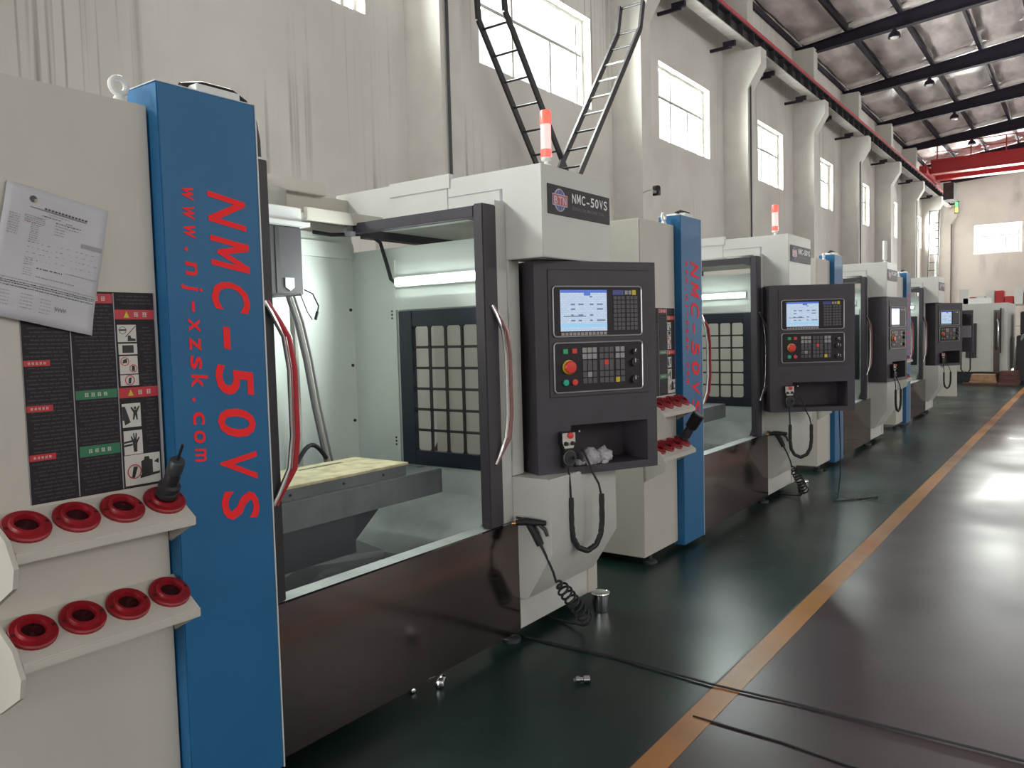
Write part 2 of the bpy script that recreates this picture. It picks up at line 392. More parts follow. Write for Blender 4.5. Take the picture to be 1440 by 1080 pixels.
# roof: frames, purlins, foil insulation
RX = 4.0
def rz(x): return 10.55+.12*((x if x < RX else 2*RX-x)+7.85)
def bz(x): return 10.28+.072*((x if x < RX else 2*RX-x)+7.85)
ce = empty('ceiling', (RX, 21, 11.6), kind='structure'); tag(ce, 'dark steel roof frames with wrinkled silver foil insulation between purlins', 'ceiling')
coff = (RX, 21, 11.6)
MB().prism([(XW-.3, rz(XW)+.30), (RX, rz(RX)+.30), (XR+.3, rz(XR)+.30), (XR+.3, rz(XR)+.38), (RX, rz(RX)+.38), (XW-.3, rz(XW)+.38)], YN-.3, YE+.3).build('roof_sheet', 'roof', ce, coff)
BY = [2.8+6*k for k in range(-2, 10)]
rb = None
for y in BY:
    if rb is None:
        mb = MB()
        for sgn in (0, 1):
            def X(x): return x if not sgn else 2*RX-x
            p = [(X(XW), bz(XW)), (X(RX), bz(RX)), (X(RX), rz(RX)), (X(XW), rz(XW))]
            mb.prism(p, -.012, .012)
            mb.prism([(X(XW), bz(XW)), (X(RX), bz(RX)), (X(RX), bz(RX)+.025), (X(XW), bz(XW)+.025)], -.11, .11)
            mb.prism([(X(XW), rz(XW)-.025), (X(RX), rz(RX)-.025), (X(RX), rz(RX)), (X(XW), rz(XW))], -.11, .11)
        rb = mb.build('roof_frame', 'beam', ce, (RX, 0, 11.6)); o = rb
    else: o = rb.copy(); COL.objects.link(o); o.parent = ce
    o.location = (0, y-21, 0)
PX = [-7.8]+[-6.3+1.5*k for k in range(8)]
for x in PX:
    MB().box(x-.04, x+.04, YN, YE, rz(x), rz(x)+.16).build('purlin', 'beam', ce, coff)
rnd = random.Random(3)
for bi in range(len(BY)-1):
    y0, y1 = BY[bi]+.1, BY[bi+1]-.1
    if y1 < 12: continue
    for pi in range(len(PX)-1):
        x0, x1 = PX[pi]+.05, PX[pi+1]-.05
        NY, NX = 22, 8; vs = []; ph = rnd.random()*6
        for j in range(NY+1):
            t = 1-(1-j/NY)**1.9
            for i in range(NX+1):
                u = i/NX; x = x0+(x1-x0)*u
                sag = .07*math.sin(math.pi*u)*(1+.5*math.sin(5*t*3+ph))
                tt = t
                end = max(0, 1-(1-t)/.035); st_ = max(0, 1-t/.05)
                drop = .27*math.sin(min(1, end)*math.pi/2)**1.2+.16*st_
                drop *= (.55+.45*math.sin(math.pi*min(1, max(0, u*1.0)))**.25)
                w = .02*math.sin(9*u+7*t+ph)+.02*math.sin(23*t+3*u*ph)+rnd.uniform(-.012, .012)
                vs.append((x, y0+(y1-y0)*tt, rz(x)+.27-sag+w))
        fb = MB(); NU = 10; fv = []
        for i in range(NU+1):
            u = i/NU; x = x0+.04+(x1-x0-.08)*u; q = .5+.5*math.sin(math.pi*u)**.35
            for k in range(7):
                a = math.pi*(-.5+k/6); fv.append((x, y1-.02-.10*q*math.cos(a), rz(x)+.135+.115*q*math.sin(a)+.006*math.sin(9*u+ph)))
        fb.add(fv, [(i*7+k, i*7+k+1, (i+1)*7+k+1, (i+1)*7+k) for i in range(NU) for k in range(6)])
        fb.build('foil_fold', 'foil_fold', ce, coff)
        fs = [(j*(NX+1)+i, j*(NX+1)+i+1, (j+1)*(NX+1)+i+1, (j+1)*(NX+1)+i) for j in range(NY) for i in range(NX)]
        mb = MB(); mb.add(vs, fs); o = mb.build('foil_panel', 'foil', ce, coff); o.data.polygons.foreach_set('use_smooth', [True]*len(fs))

# overhead travelling crane
cr = empty('overhead_crane', (-6.9, 47.6, 9.19), 'red double girder overhead travelling crane spanning the far hall', 'crane')
off = (-6.9, 47.6, 9.19)
for y in (46.5, 48.6):
    MB().box(-6.8, 14.6, y-.22, y+.22, 9.35, 9.95).box(-6.8, 14.6, y-.3, y+.3, 9.30, 9.35).box(-6.8, 14.6, y-.3, y+.3, 9.95, 10.0).build('girder', 'crane_red', cr, off)
MB().box(-7.2, -6.85, 45.4, 49.7, 9.24, 9.62).build('end_truck', 'crane_red', cr, off)
MB().box(14.5, 15, 45.4, 49.7, 9.24, 9.62).build('end_truck', 'crane_red', cr, off)
for k in range(14):
    MB().box(-6.5+1.5*k-.025, -6.5+1.5*k+.025, 46.18, 46.23, 10.0, 10.75).build('railing_post', 'crane_red', cr, off)
MB().box(-6.6, 14, 46.18, 46.23, 10.72, 10.76).box(-6.6, 14, 46.18, 46.23, 10.35, 10.38).build('railing', 'crane_red', cr, off)
for y in (45.8, 49.3):
    MB().lathe([(.09, -.08), (.16, -.06), (.16, .06), (.09, .08)], (-7.03, y, 9.35), (1, 0, 0), 16).build('wheel', 'girder_dark', cr, off)
mb = MB().box(-6.6, -6.1, 49.0, 50.2, 8.3, 9.2); mb.build('motor_box', 'girder_dark', cr, off)

# high bay lamps under the roof frames
for k, (x, y) in enumerate(((-4.9, 26.8), (-4.85, 32.8), (-4.8, 38.8), (-4.8, 44.8))):
    e = empty('high_bay_lamp', (x, y-.2, bz(x)-.3), 'small dark high bay lamp hanging below a roof frame', 'lamp', 'high bay lamps under the roof')
    o = (x, y-.2, bz(x)-.3)
    MB().lathe([(.18, 0), (.15, .12), (.06, .2), (.05, .3)], o, n=14).build('shade', 'beam', e, o)
    MB().lathe([(.001, -.05), (.10, -.03), (.13, .01)], o, n=14).build('lens', 'beacon_off', e, o)

# ladders against the side wall
def ladder(xl, xr, pts, label, greyfrom):
    p0 = pts[0]; off = ((xl+xr)/2, p0[0], 0)
    e = empty('steel_ladder', off, label, 'ladder')
    for x in (xl, xr):
        mb = MB()
        for (ya, za), (yb, zb) in zip(pts[:-1], pts[1:]):
            d = Vector((0, yb-ya, zb-za)).normalized(); nrm = Vector((0, d.z, -d.y))*.05; s = Vector((.02, 0, 0))
            A = Vector((x, ya, za)); B = Vector((x, yb, zb))
            v = [A-nrm-s, A+nrm-s, A+nrm+s, A-nrm+s, B-nrm-s, B+nrm-s, B+nrm+s, B-nrm+s]
            mb.add(v, [(0, 1, 2, 3), (7, 6, 5, 4), (0, 4, 5, 1), (1, 5, 6, 2), (2, 6, 7, 3), (3, 7, 4, 0)])
        mb.build('rail', 'ladder_dark', e, off)
    (ya, za), (yb, zb) = pts[0], pts[1]; L = math.hypot(yb-ya, zb-za); k = .3
    while k < L:
        t = k/L; y = ya+(yb-ya)*t; z = za+(zb-za)*t
        MB().tube([(xl, y, z), (xr, y, z)], .018, 6).build('rung', 'ladder_grey' if greyfrom < z < greyfrom+1.5 else 'ladder_dark', e, off)
        k += .42
    y, z = pts[-1]
    MB().tube([(xl, y, z-.03), (xr, y, z-.03)], .02, 6).build('rung', 'ladder_dark', e, off)
ladder(-6.95, -6.5, [(7.75, 0), (13.03, 6.93), (13.17, 7.45)], 'dark steel ladder leaning against a grey pilaster, with pale rungs', 5.0)
ladder(-7.52, -7.02, [(14.6, 0), (9.72, 6.35), (9.64, 7.6)], 'dark steel ladder leaning across the high window beside the other ladder', 99)

ladder(-7.0, -6.55, [(46.2, 0), (47.4, 7.2), (47.45, 7.6)], 'grey steel ladder standing against a pilaster far down the hall', 2.0)
# security camera with its cable
e = empty('security_camera', (-7.6, 15.95, 4.6), 'small black and white security camera on the pilaster edge', 'camera'); off = (-7.6, 15.95, 4.6)
MB().lathe([(.05, 0), (.05, .2), (.06, .2), (.06, .26)], (-7.62, 15.85, 4.68), (.5, -.6, -.15), 12).build('body', 'black', e, off)
MB().box(-7.85, -7.6, 16.0, 16.04, 4.55, 4.6).box(-7.63, -7.58, 15.95, 16.05, 4.55, 4.68).build('bracket', 'black', e, off)
MB().box(-7.83, -7.7, 16.1, 16.3, 4.6, 4.78).build('junction_box', 'white', e, off)
tag(MB().tube([(XC+.01, 14.45, 4.35), (XC+.012, 14.6, 4.40), (XC+.012, 14.86, 4.46), (-7.5, 14.9, 4.48), (-7.79, 15.4, 4.5), (-7.8, 15.9, 4.54)], .012, 6).build('camera_cable', 'pipe_grey'), 'grey cable running round the pilaster to the security camera', 'cable')

# ------------------------------------------------------------------ machining centre
E0 = (-3.0, 2.45, 0.0)
GM = 'vertical machining centres in a row'
M1 = empty('machining_centre', E0, 'white machining centre with paper sheet on its tool cabinet', 'machine', GM)
def P(mb, name, mats, parent=None, bevel=0): return mb.build(name, mats, parent or M1, E0, bevel)

# tool cabinet
P(MB().box(-4.3, -2.45, .88, 1.425, .06, 2.365), 'tool_cabinet', 'cream', bevel=.004)
P(MB().box(-4.3, -3.62, 1.425, 3.36, .06, 2.2), 'rear_body', 'cream', bevel=.004)
ey = MB(); cx, cy, cz = -2.50, 1.365, 2.395
ey.tube([(cx+.0*math.cos(t), cy+-.0+.025*math.cos(t), cz+.027+.025*math.sin(t)) for t in [k*math.pi/10 for k in range(21)]], .010, 8).lathe([(.022, -.03), (.022, -.02), (.012, 0)], (cx, cy, cz), n=12)
P(ey, 'lifting_eye', 'white')
# blue pillar with lettering
pl = P(MB().prism([(-2.40, 1.432), (-2.40, 1.798), (-2.57, 1.798), (-2.57, 1.428)], .03, 2.435, 'z'), 'blue_pillar', 'blue', bevel=.004)
P(MB().box(-2.445, -2.3985, 1.798, 1.803, .03, 2.437).box(-2.57, -2.402, 1.43, 1.80, 2.4352, 2.4385), 'edge_highlight', 'edge_white', pl)  # white strips standing for the highlight along the pillar's right and top edges
for k, ch in enumerate('NMC-50VS'):
    P(MB().text(ch, (-2.3985, 1.597, 2.135-.1452*k), (0, 0, -1), (0, 1, 0), .150, pitch=.1452, wid=.10, shear=.17, bold=.016), 'letter', 'red_print', pl)
for k, ch in enumerate('www.nj-xzsk.com'):
    P(MB().text(ch, (-2.3985, 1.502, 2.128-.0617*k), (0, 0, -1), (0, 1, 0), .064, pitch=.0617, wid=.043, shear=.12, bold=.014), 'small_letter', 'red_print', pl)
P(MB().box(-2.56, -2.44, 1.60, 1.77, 2.4385, 2.475).box(-2.56, -2.46, 1.50, 1.58, 2.4385, 2.46), 'terminal_block', 'white', pl, .003)
P(MB().tube([(-2.5, 1.58, 2.47), (-2.5, 1.66, 2.492), (-2.49, 1.77, 2.488), (-2.475, 1.81, 2.46), (-2.462, 1.838, 2.40), (-2.458, 1.845, 2.33), (-2.462, 1.848, 2.262)], .014, 8), 'flat_cable', 'black', pl)
# placard
pc = P(MB().box(-2.45, -2.4485, 1.011, 1.416, 1.152, 1.768), 'warning_placard', 'poster')
for y in (1.148, 1.282): P(MB().box(-2.4485, -2.448, y-.0015, y+.0015, 1.155, 1.765), 'divider', 'ink_light', pc)
P(MB().box(-2.4485, -2.448, 1.412, 1.416, 1.152, 1.768), 'border', 'ink_light', pc); P(MB().box(-2.4485, -2.448, 1.011, 1.013, 1.152, 1.768), 'border', 'ink_light', pc)
def bar(y0, z1, y1, z0, m, glyphs=0, gm='ink_light'):
    o = P(MB().box(-2.4485, -2.4478, y0, y1, z0, z1), 'heading_bar', m, pc)
    return o
marks = MB()
def cjk(y, z, s):          # blurred two-stroke block character
    for dz in (-.32, 0, .32): marks.box(-2.4478, -2.4474, y-s*.38, y+s*.38, z+dz*s-s*.06, z+dz*s+s*.06)
    for dy in (-.25, .2): marks.box(-2.4478, -2.4474, y+dy*s-s*.06, y+dy*s+s*.06, z-s*.42, z+s*.42)
for y0, z1, y1, z0 in ((1.015, 1.566, 1.086, 1.549), (1.015, 1.436, 1.087, 1.418), (1.015, 1.295, 1.087, 1.277)):
    bar(y0, z1, y1, z0, 'poster_red')
    for k in range(5): cjk(y0+.014+.0105*k, (z0+z1)/2, .008)
for y0, z1, y1, z0 in ((1.153, 1.470, 1.278, 1.443), (1.155, 1.302, 1.278, 1.270)):
    bar(y0, z1, y1, z0, 'poster_green')
    for k in range(4): cjk(y0+.032+.019*k, (z0+z1)/2, .014)
for y0, z1, y1, z0 in ((1.284, 1.714, 1.411, 1.684), (1.284, 1.470, 1.411, 1.438)):
    bar(y0, z1, y1, z0, 'poster_red')
    for k in range(2): cjk(y0+.068+.028*k, (z0+z1)/2, .017)
bar(1.153, 1.762, 1.278, 1.733, 'poster_red'); cjk(1.20, 1.747, .016); cjk(1.228, 1.747, .016); cjk(1.25, 1.747, .016)
P(marks, 'heading_characters', 'picto', pc)['kind'] = 'stuff'
tr = MB()
for zc in (1.699, 1.454): tr.prism([(1.312, zc-.010), (1.330, zc-.010), (1.321, zc+.010)], -2.4478, -2.4472, 'x')
P(tr, 'warning_triangle', 'yellow', pc)
tx = MB(); rr = random.Random(5)
for (a, b, lo, hi) in ((1.018, 1.142, 1.165, 1.66), (1.155, 1.276, 1.165, 1.725), (1.357, 1.405, 1.27, 1.66), (1.29, 1.405, 1.725, 1.758)):
    z = hi
    while z > lo:
        y = a+rr.uniform(0, .02)
        while y < b-.01:
            L = rr.uniform(.006, .03); tx.box(-2.4485, -2.4482, y, min(b, y+L), z-.0035, z); y += L+.004
        z -= .0115
o = P(tx, 'small_print', 'poster_text', pc); o['kind'] = 'stuff'
XP = -2.4478
def picto(y0, z1, y1, z0, draw):
    d = MB(); d.box(-2.4485, XP, y0, y1, z0, z1, 0); draw(d, y0, z0, y1-y0, z1-z0)
    P(d, 'pictogram', ['picto', 'black', 'poster_red'], pc)
def pg(d, y, z, w, h, pts, mi=1): d.prism([(y+p*w, z+q*h) for p, q in pts], XP, XP+.0005, 'x', mi)
def ringm(d, y, z, w, h, cx, cy, r, mi=2, th=.18):
    n = 18; asp = w/h
    v = []
    for k in range(n):
        a = 2*math.pi*k/n
        for rr_ in (r, r*(1-th)): v.append((XP+.0006, y+w*(cx+rr_*math.cos(a)), z+h*(cy+rr_*asp*math.sin(a))))
    d.add(v, [(2*k, 2*k+1, (2*k+3) % (2*n), (2*k+2) % (2*n)) for k in range(n)], mi)
picto(1.289, 1.667, 1.349, 1.613, lambda d, y, z, w, h: (ringm(d, y, z, w, h, .28, .68, .2, 1, .12), pg(d, y, z, w, h, [(.08, .66), (.48, .66), (.48, .74), (.08, .74)]), pg(d, y, z, w, h, [(.4, .3), (.95, .93), (.97, .9), (.43, .28)]), pg(d, y, z, w, h, [(.52, .05), (.95, .05), (.95, .18), (.72, .22), (.68, .38), (.55, .38)])))
picto(1.290, 1.608, 1.350, 1.574, lambda d, y, z, w, h: pg(d, y, z, w, h, [(.2, .15), (.8, .15), (.8, .85), (.2, .85)]))
picto(1.291, 1.569, 1.349, 1.513, lambda d, y, z, w, h: (ringm(d, y, z, w, h, .28, .70, .24), pg(d, y, z, w, h, [(.15, .6), (.4, .62), (.4, .85), (.2, .8)]), ringm(d, y, z, w, h, .74, .30, .22), pg(d, y, z, w, h, [(.66, .15), (.82, .15), (.82, .45), (.66, .45)])))
picto(1.291, 1.510, 1.350, 1.476, lambda d, y, z, w, h: (ringm(d, y, z, w, h, .5, .5, .27), pg(d, y, z, w, h, [(.42, .2), (.55, .2), (.6, .75), (.45, .7)])))
picto(1.290, 1.420, 1.350, 1.345, lambda d, y, z, w, h: (pg(d, y, z, w, h, [(0, .88), (.16, .88), (.42, .2), (.12, .1), (.08, .3), (0, .3)]), pg(d, y, z, w, h, [(.55, .3), (.62, .3), (.70, .5), (.76, .28), (.82, .3), (.80, .6), (.95, .85), (.9, .88), (.76, .72), (.64, .72), (.5, .86), (.45, .82), (.6, .6)]), pg(d, y, z, w, h, [(.64, .74), (.76, .74), (.76, .85), (.64, .85)])))
picto(1.291, 1.334, 1.351, 1.258, lambda d, y, z, w, h: (pg(d, y, z, w, h, [(.0, .48), (.45, .52), (.45, .60), (0, .56)]), pg(d, y, z, w, h, [(.0, .34), (.45, .38), (.45, .46), (0, .42)]), pg(d, y, z, w, h, [(.5, .1), (.68, .1), (.7, .45), (.85, .68), (.8, .72), (.68, .58), (.70, .88), (.64, .88), (.60, .62), (.55, .9), (.50, .88), (.52, .6), (.4, .78), (.36, .74), (.46, .5)])))
picto(1.289, 1.256, 1.406, 1.160, lambda d, y, z, w, h: (ringm(d, y, z, w, h, .26, .45, .2, 2, .15), pg(d, y, z, w, h, [(.18, .25), (.26, .25), (.36, .6), (.24, .62)]), pg(d, y, z, w, h, [(.46, .3), (.78, .3), (.78, .78), (.70, .80), (.68, .9), (.56, .9), (.54, .8), (.46, .76)]), pg(d, y, z, w, h, [(.42, .2), (.98, .28), (.98, .36), (.42, .3)]), pg(d, y, z, w, h, [(.82, .7), (.96, .8), (.96, .62)])))
# tool racks
ax = Vector((.54, 0, .842))
for dz in (0, -.298):
    rk = P(MB().prism([(-2.45, 1.145+dz), (-2.305, 1.052+dz), (-2.305, 1.025+dz), (-2.314, 1.025+dz), (-2.316, 1.045+dz), (-2.45, 1.130+dz)], .905, 1.436).prism([(-2.45, 1.13+dz), (-2.314, 1.045+dz), (-2.314, 1.026+dz), (-2.45, .955+dz)], 1.424, 1.434), 'tool_rack', 'cream', bevel=.003)
    P(MB().prism([(-2.45, 1.15+dz), (-2.33, 1.09+dz), (-2.285, 1.02+dz), (-2.30, .965+dz), (-2.45, .88+dz)], .892, .905), 'end_plate', 'cream', rk)
    for k in range(4):
        c = (-2.386, .969+.1365*k, 1.106+dz)
        mb = MB().lathe([(.064, -.004), (.064, .006), (.060, .010), (.046, .010), (.042, .020), (.034, .020), (.030, .004)], c, ax, 28, 0).lathe([(.0001, .0045), (.031, .0045)], c, ax, 16, 1)
        a = ax.orthogonal().normalized(); a = Vector((0, 1, 0))
        for sg in (-1, 1): mb.lathe([(.006, .0102), (.0001, .0104)], Vector(c)+a*sg*.053, ax, 8, 1)
        P(mb, 'tool_socket', ['red_cup', 'hole'], rk)
# apron and sill
P(MB().box(-2.432, -2.41, 1.803, 3.33, .055, .632), 'front_apron', 'steel')
P(MB().box(-2.53, -2.4315, 1.803, 3.33, .60, .628), 'door_sill', 'trayw')
# left door
ld = P(MB().box(-2.49, -2.43, 1.806, 1.866, .632, 2.258), 'left_door', 'charcoal', bevel=.004)
P(MB().box(-2.50, -2.428, 1.806, 1.868, 2.258, 2.266).box(-2.535, -2.495, 1.86, 1.885, .632, 2.20), 'door_cap', 'edge_white', ld)
def handle(y, sgn, zt, zb, par, film='red_film'):
    for k, (m, dx) in enumerate((('chrome', 0), (film, .017))):
        yy = lambda b: y+sgn*(b)+.012*k*(1 if sgn > 0 else -1)
        pts = [(-2.43, yy(0), zt), (-2.42, yy(.02), zt-.04), (-2.405+dx, yy(.06), zt-.13), (-2.40+dx, yy(.075), zt-.25), (-2.40+dx, yy(.075), zb+.25), (-2.405+dx, yy(.06), zb+.13), (-2.42, yy(.02), zb+.04), (-2.43, yy(0), zb)]
        sm = []
        for i in range(len(pts)-1):
            for t in (0, .5): sm.append(Vector(pts[i]).lerp(Vector(pts[i+1]), t))
        sm.append(pts[-1])
        P(MB().tube(sm, .0095, 10), 'door_handle', m, par)
handle(1.825, 1, 1.75, 1.0, ld)
# right door, open, with its sliding roof frame
rd = P(MB().box(-2.492, -2.43, 3.128, 3.24, .632, 2.258), 'right_door', 'navy', bevel=.006)
P(MB().box(-3.36, -2.49, 3.128, 3.19, 2.195, 2.25).box(-3.36, -3.29, 3.19, 4.0, 2.17, 2.225).box(-2.60, -2.49, 3.19, 4.0, 2.20, 2.25), 'roof_frame', 'navy', rd, .003)
P(MB().box(-3.29, -2.60, 3.19, 4.0, 2.215, 2.225), 'roof_panel', 'inner', rd)
P(MB().lathe([(.025, 0), (.025, .03), (.012, .03)], (-3.37, 3.10, 2.215), (1, 0, 0), 14).lathe([(.03, 0), (.03, .02)], (-3.34, 3.10, 2.18), (0, 0, 1), 12), 'roller', 'tube_grey', rd)
handle(3.178, 1, 1.755, .955, rd, 'pink_film')
# enclosure inside
sp = MB(); hx0, hx1, hz0, hz1 = -3.2, -2.55, .885, 1.757
sp.box(-3.60, hx0, 3.33, 3.35, .45, 2.12).box(hx1, -2.50, 3.33, 3.35, .45, 2.12).box(hx0, hx1, 3.33, 3.35, .45, hz0).box(hx0, hx1, 3.33, 3.35, hz1, 2.12)
sd = P(sp, 'side_panel', 'inner')
P(MB().box(-3.22, -2.55, 3.315, 3.33, 1.765, 1.835).box(-3.25, -3.225, 3.32, 3.33, .6, 2.05), 'panel_rib', 'inner', sd)
for z in (1.72, 1.74, 1.76, .99, 1.01, 1.03): P(MB().lathe([(.006, 0), (.006, .006)], (-3.262, 3.33, z), (0, -1, 0), 8), 'bolt', 'black', sd)
sw = P(MB().box(-3.2, -3.098, 3.312, 3.345, hz0, hz1).box(-2.63, -2.55, 3.312, 3.345, hz0, hz1).box(-3.098, -2.63, 3.312, 3.345, 1.667, hz1).box(-3.098, -2.63, 3.312, 3.345, hz0, .968), 'side_window', 'window_navy', bevel=.003)
for k in range(1, 4): P(MB().box(-3.098+.117*k-.007, -3.098+.117*k+.007, 3.322, 3.334, .968, 1.667), 'grille_bar', 'charcoal', sw)
for k in range(1, 6): P(MB().box(-3.098, -2.63, 3.322, 3.334, .968+.1165*k-.007, .968+.1165*k+.007), 'grille_bar', 'charcoal', sw)
gs = MB()
for i in range(5):
    for j in range(7):
        x = -3.098+.117*i; z = .968+.1165*j
        gs.prism([(x-.018, z), (x, z-.018), (x+.018, z), (x, z+.018)], 3.3225, 3.3335)
P(gs, 'grille_gusset', 'charcoal', sw)
P(MB().box(-3.098, -2.63, 3.338, 3.342, .968, 1.667), 'pane', 'glass', sw)
wlp = P(MB().box(-3.215, -2.60, 3.31, 3.33, 1.895, 1.95), 'work_lamp', 'inner')
ll = bpy.data.lights.new('work_light', 'AREA'); ll.shape = 'RECTANGLE'; ll.size = .58; ll.size_y = .03; ll.energy = 16; ll.color = (.90, 1, .95); ll.spread = math.radians(150)
lo = bpy.data.objects.new('work_light', ll); COL.objects.link(lo); lo.parent = wlp
lo.location = (-2.905-E0[0], 3.288-E0[1], 1.918-E0[2]); lo.rotation_euler = (math.radians(-82), 0, 0)
P(MB().box(-3.20, -2.61, 3.292, 3.312, 1.905, 1.94), 'lamp_tube', 'led', wlp)
P(MB().tube([(-3.21, 3.31, 1.92), (-3.235, 3.30, 1.94), (-3.26, 3.295, 2.03), (-3.29, 3.28, 2.15), (-3.34, 3.24, 2.20), (-3.42, 3.18, 2.20), (-3.50, 3.10, 2.20), (-3.56, 3.02, 2.215)], .011, 8), 'lamp_cable', 'rubber', wlp)
bk = P(MB().box(-3.60, -3.58, 1.81, 3.33, .45, 2.22), 'back_panel', 'inner')
P(MB().box(-3.58, -3.555, 2.0, 3.322, 2.08, 2.168), 'panel_rail', 'inner', bk)
for z in (1.78, 1.45, 1.12): P(MB().lathe([(.009, 0), (.009, .008)], (-3.58, 3.30, z), (1, 0, 0), 8), 'bolt', 'black', bk)
P(MB().box(-3.62, -3.55, 2.3, 3.125, 2.425, 2.495).box(-3.63, -3.60, 2.3, 3.35, 2.18, 2.43), 'rear_beam', 'cream', bevel=.003)
P(MB().box(-3.345, -3.315, 2.78, 3.33, 2.235, 2.30).box(-3.60, -3.345, 2.55, 3.33, 2.275, 2.295), 'roof_ledge', 'cream', bevel=.002)
P(MB().lathe([(.14, 2.2), (.14, 2.42)], (-3.62, 2.72, 0), n=24), 'spindle_motor', 'pipe_grey')
P(MB().box(-3.70, -2.82, 3.33, 3.40, 2.285, 2.47).box(-3.25, -2.80, 3.325, 3.36, 2.40, 2.478), 'side_header', 'housing', bevel=.003)
# spindle head with hoses
sh = P(MB().box(-3.55, -3.2, 2.36, 2.645, 1.83, 2.168), 'spindle_head', 'navy', bevel=.006)
P(MB().box(-3.2, -3.197, 2.48, 2.505, 1.84, 2.16), 'cover_seam', 'black', sh)
P(MB().prism([(2.530, 1.915), (2.585, 1.915), (2.585, 1.868), (2.560, 1.850), (2.530, 1.868)], -3.20, -3.195, 'x'), 'sight_plate', 'trayw', sh)
P(MB().box(-3.57, -3.16, 2.25, 2.67, 2.168, 2.19).box(-3.57, -3.19, 2.28, 2.64, 2.19, 2.26), 'top_cover', 'white', sh, .002)
P(MB().tube([(-3.47, 2.79, 1.85), (-3.47, 2.79, .60)], .020, 10), 'guide_post', 'pipe_grey', sh)
for k in range(3):
    d = .018*k
    P(MB().tube([(-3.30, 2.62+d, 1.84), (-3.36, 2.72+d, 1.70), (-3.40, 2.80+d, 1.50), (-3.42, 2.86+d, 1.25), (-3.42, 2.92+d, .98), (-3.42, 2.94+d, .9)], .012, 8), 'coolant_hose', 'tube_grey' if k != 1 else 'pipe_grey', sh)
P(MB().tube([(-3.38, 2.70+.20*t, .96+.085*math.sin(math.pi*t)) for t in [k/10 for k in range(11)]], .012, 8), 'black_hose', 'rubber', sh)
P(MB().tube([(-3.21, 2.655, 1.86), (-3.2, 2.70, 1.84), (-3.2, 2.735, 1.78), (-3.2, 2.725, 1.74), (-3.2, 2.72, 1.72)], .004, 6).tube([(-3.2, 2.726, 1.75), (-3.2, 2.712, 1.71)], .008, 6).tube([(-3.2, 2.62, 1.84), (-3.2, 2.66, 1.75), (-3.2, 2.69, 1.71)], .003, 6), 'loose_wire', 'rubber', sh)
# table, saddle, covers, tray
tb = P(MB().box(-3.25, -2.72, 1.87, 3.10, .80, .926), 'work_table', 'iron', bevel=.004)
for x in (-3.12, -2.985, -2.85): P(MB().box(x-.012, x+.012, 3.06, 3.1015, .875, .927).box(x-.02, x+.02, 3.06, 3.1015, .85, .875), 't_slot', 'black', tb)
P(MB().prism([(2.0, .80), (2.88, .80), (2.62, .60), (2.2, .60)], -3.15, -2.90, 'x').prism([(2.05, .80), (2.56, .80), (2.56, .60), (2.15, .60)], -2.90, -2.80, 'x'), 'saddle', 'iron_dark')
wc = P(MB().prism([(-3.5, 1.9), (-3.5, 3.0), (-2.905, 2.84), (-3.105, 2.463), (-3.02, 2.30), (-2.9, 1.9)], .49, .53, 'z'), 'way_cover', 'lit_iron')
P(MB().prism([(-3.4, 1.9), (-3.4, 2.9), (-2.82, 2.76), (-2.98, 2.52), (-2.76, 2.13), (-2.7, 1.9)], .462, .50, 'z'), 'cover_plate', 'lit_iron', wc)
P(MB().prism([(-3.3, 1.9), (-3.3, 2.8), (-2.70, 2.66), (-2.86, 2.42), (-2.62, 2.05), (-2.58, 1.9)], .434, .472, 'z'), 'cover_plate', 'lit_iron', wc)
P(MB().prism([(-3.58, .50), (-2.53, .36), (-2.53, .33), (-3.58, .47)], 1.81, 3.33).prism([(3.33, .74), (3.33, .70), (2.95, .44), (2.95, .48)], -3.58, -2.53, 'x').box(-2.55, -2.53, 1.81, 3.33, .34, .62), 'chip_tray', 'trayw')
# tower: jamb, upper housing with plate, lower housing
P(MB().box(-2.50, -2.44, 3.242, 3.33, .632, 2.285).box(-2.62, -2.43, 3.331, 3.425, .872, 1.988).box(-2.62, -2.60, 3.425, 4.02, .872, 1.988), 'tower_frame', 'housing', bevel=.002)
up = P(MB().prism([(-2.21, 1.99), (-2.21, 2.45), (-2.82, 2.45), (-2.82, 2.285), (-2.45, 2.285), (-2.45, 1.99)], 3.33, 4.02), 'upper_housing', 'housing', bevel=.004)
P(MB().box(-2.47, -2.455, 3.3285, 3.33, 1.99, 2.35).box(-2.815, -2.455, 3.3285, 3.33, 2.35, 2.354), 'panel_seam', 'ink_light', up)
P(MB().prism([(-2.62, .06), (-2.41, .06), (-2.41, .226), (-2.365, .226), (-2.205, .478), (-2.205, .868), (-2.62, .868)], 3.331, 4.02), 'lower_housing', 'housing', bevel=.004)
P(MB().box(-2.75, -2.405, 4.02, 4.13, .06, .24), 'base_plate', 'cream', bevel=.003)
npl = P(MB().box(-2.21, -2.205, 3.376, 4.003, 2.209, 2.357), 'name_plate', 'panel')
P(MB().text('NMC-50VS', (-2.2045, 3.60, 2.285), (0, 1, 0), (0, 0, 1), .050, pitch=.0475, wid=.038, bold=.016), 'plate_lettering', 'letter_white', npl)
P(MB().text('BORING CNC MACHINE TOOL', (-2.2045, 3.605, 2.248), (0, 1, 0), (0, 0, 1), .018), 'plate_subtitle', 'letter_grey', npl)
em = MB(); c = (-2.2048, 3.485, 2.284)
em.lathe([(.058, 0), (.0001, .0002)], c, (1, 0, 0), 24, 1).lathe([(.053, .0004), (.0001, .0006)], c, (1, 0, 0), 24, 0)
for w in (.02, .045): em.tube([(c[0]+.0008, c[1]+w*math.cos(t), c[2]+.056*math.sin(t)) for t in [k*math.pi/12 for k in range(25)]], .0012, 4, 1)
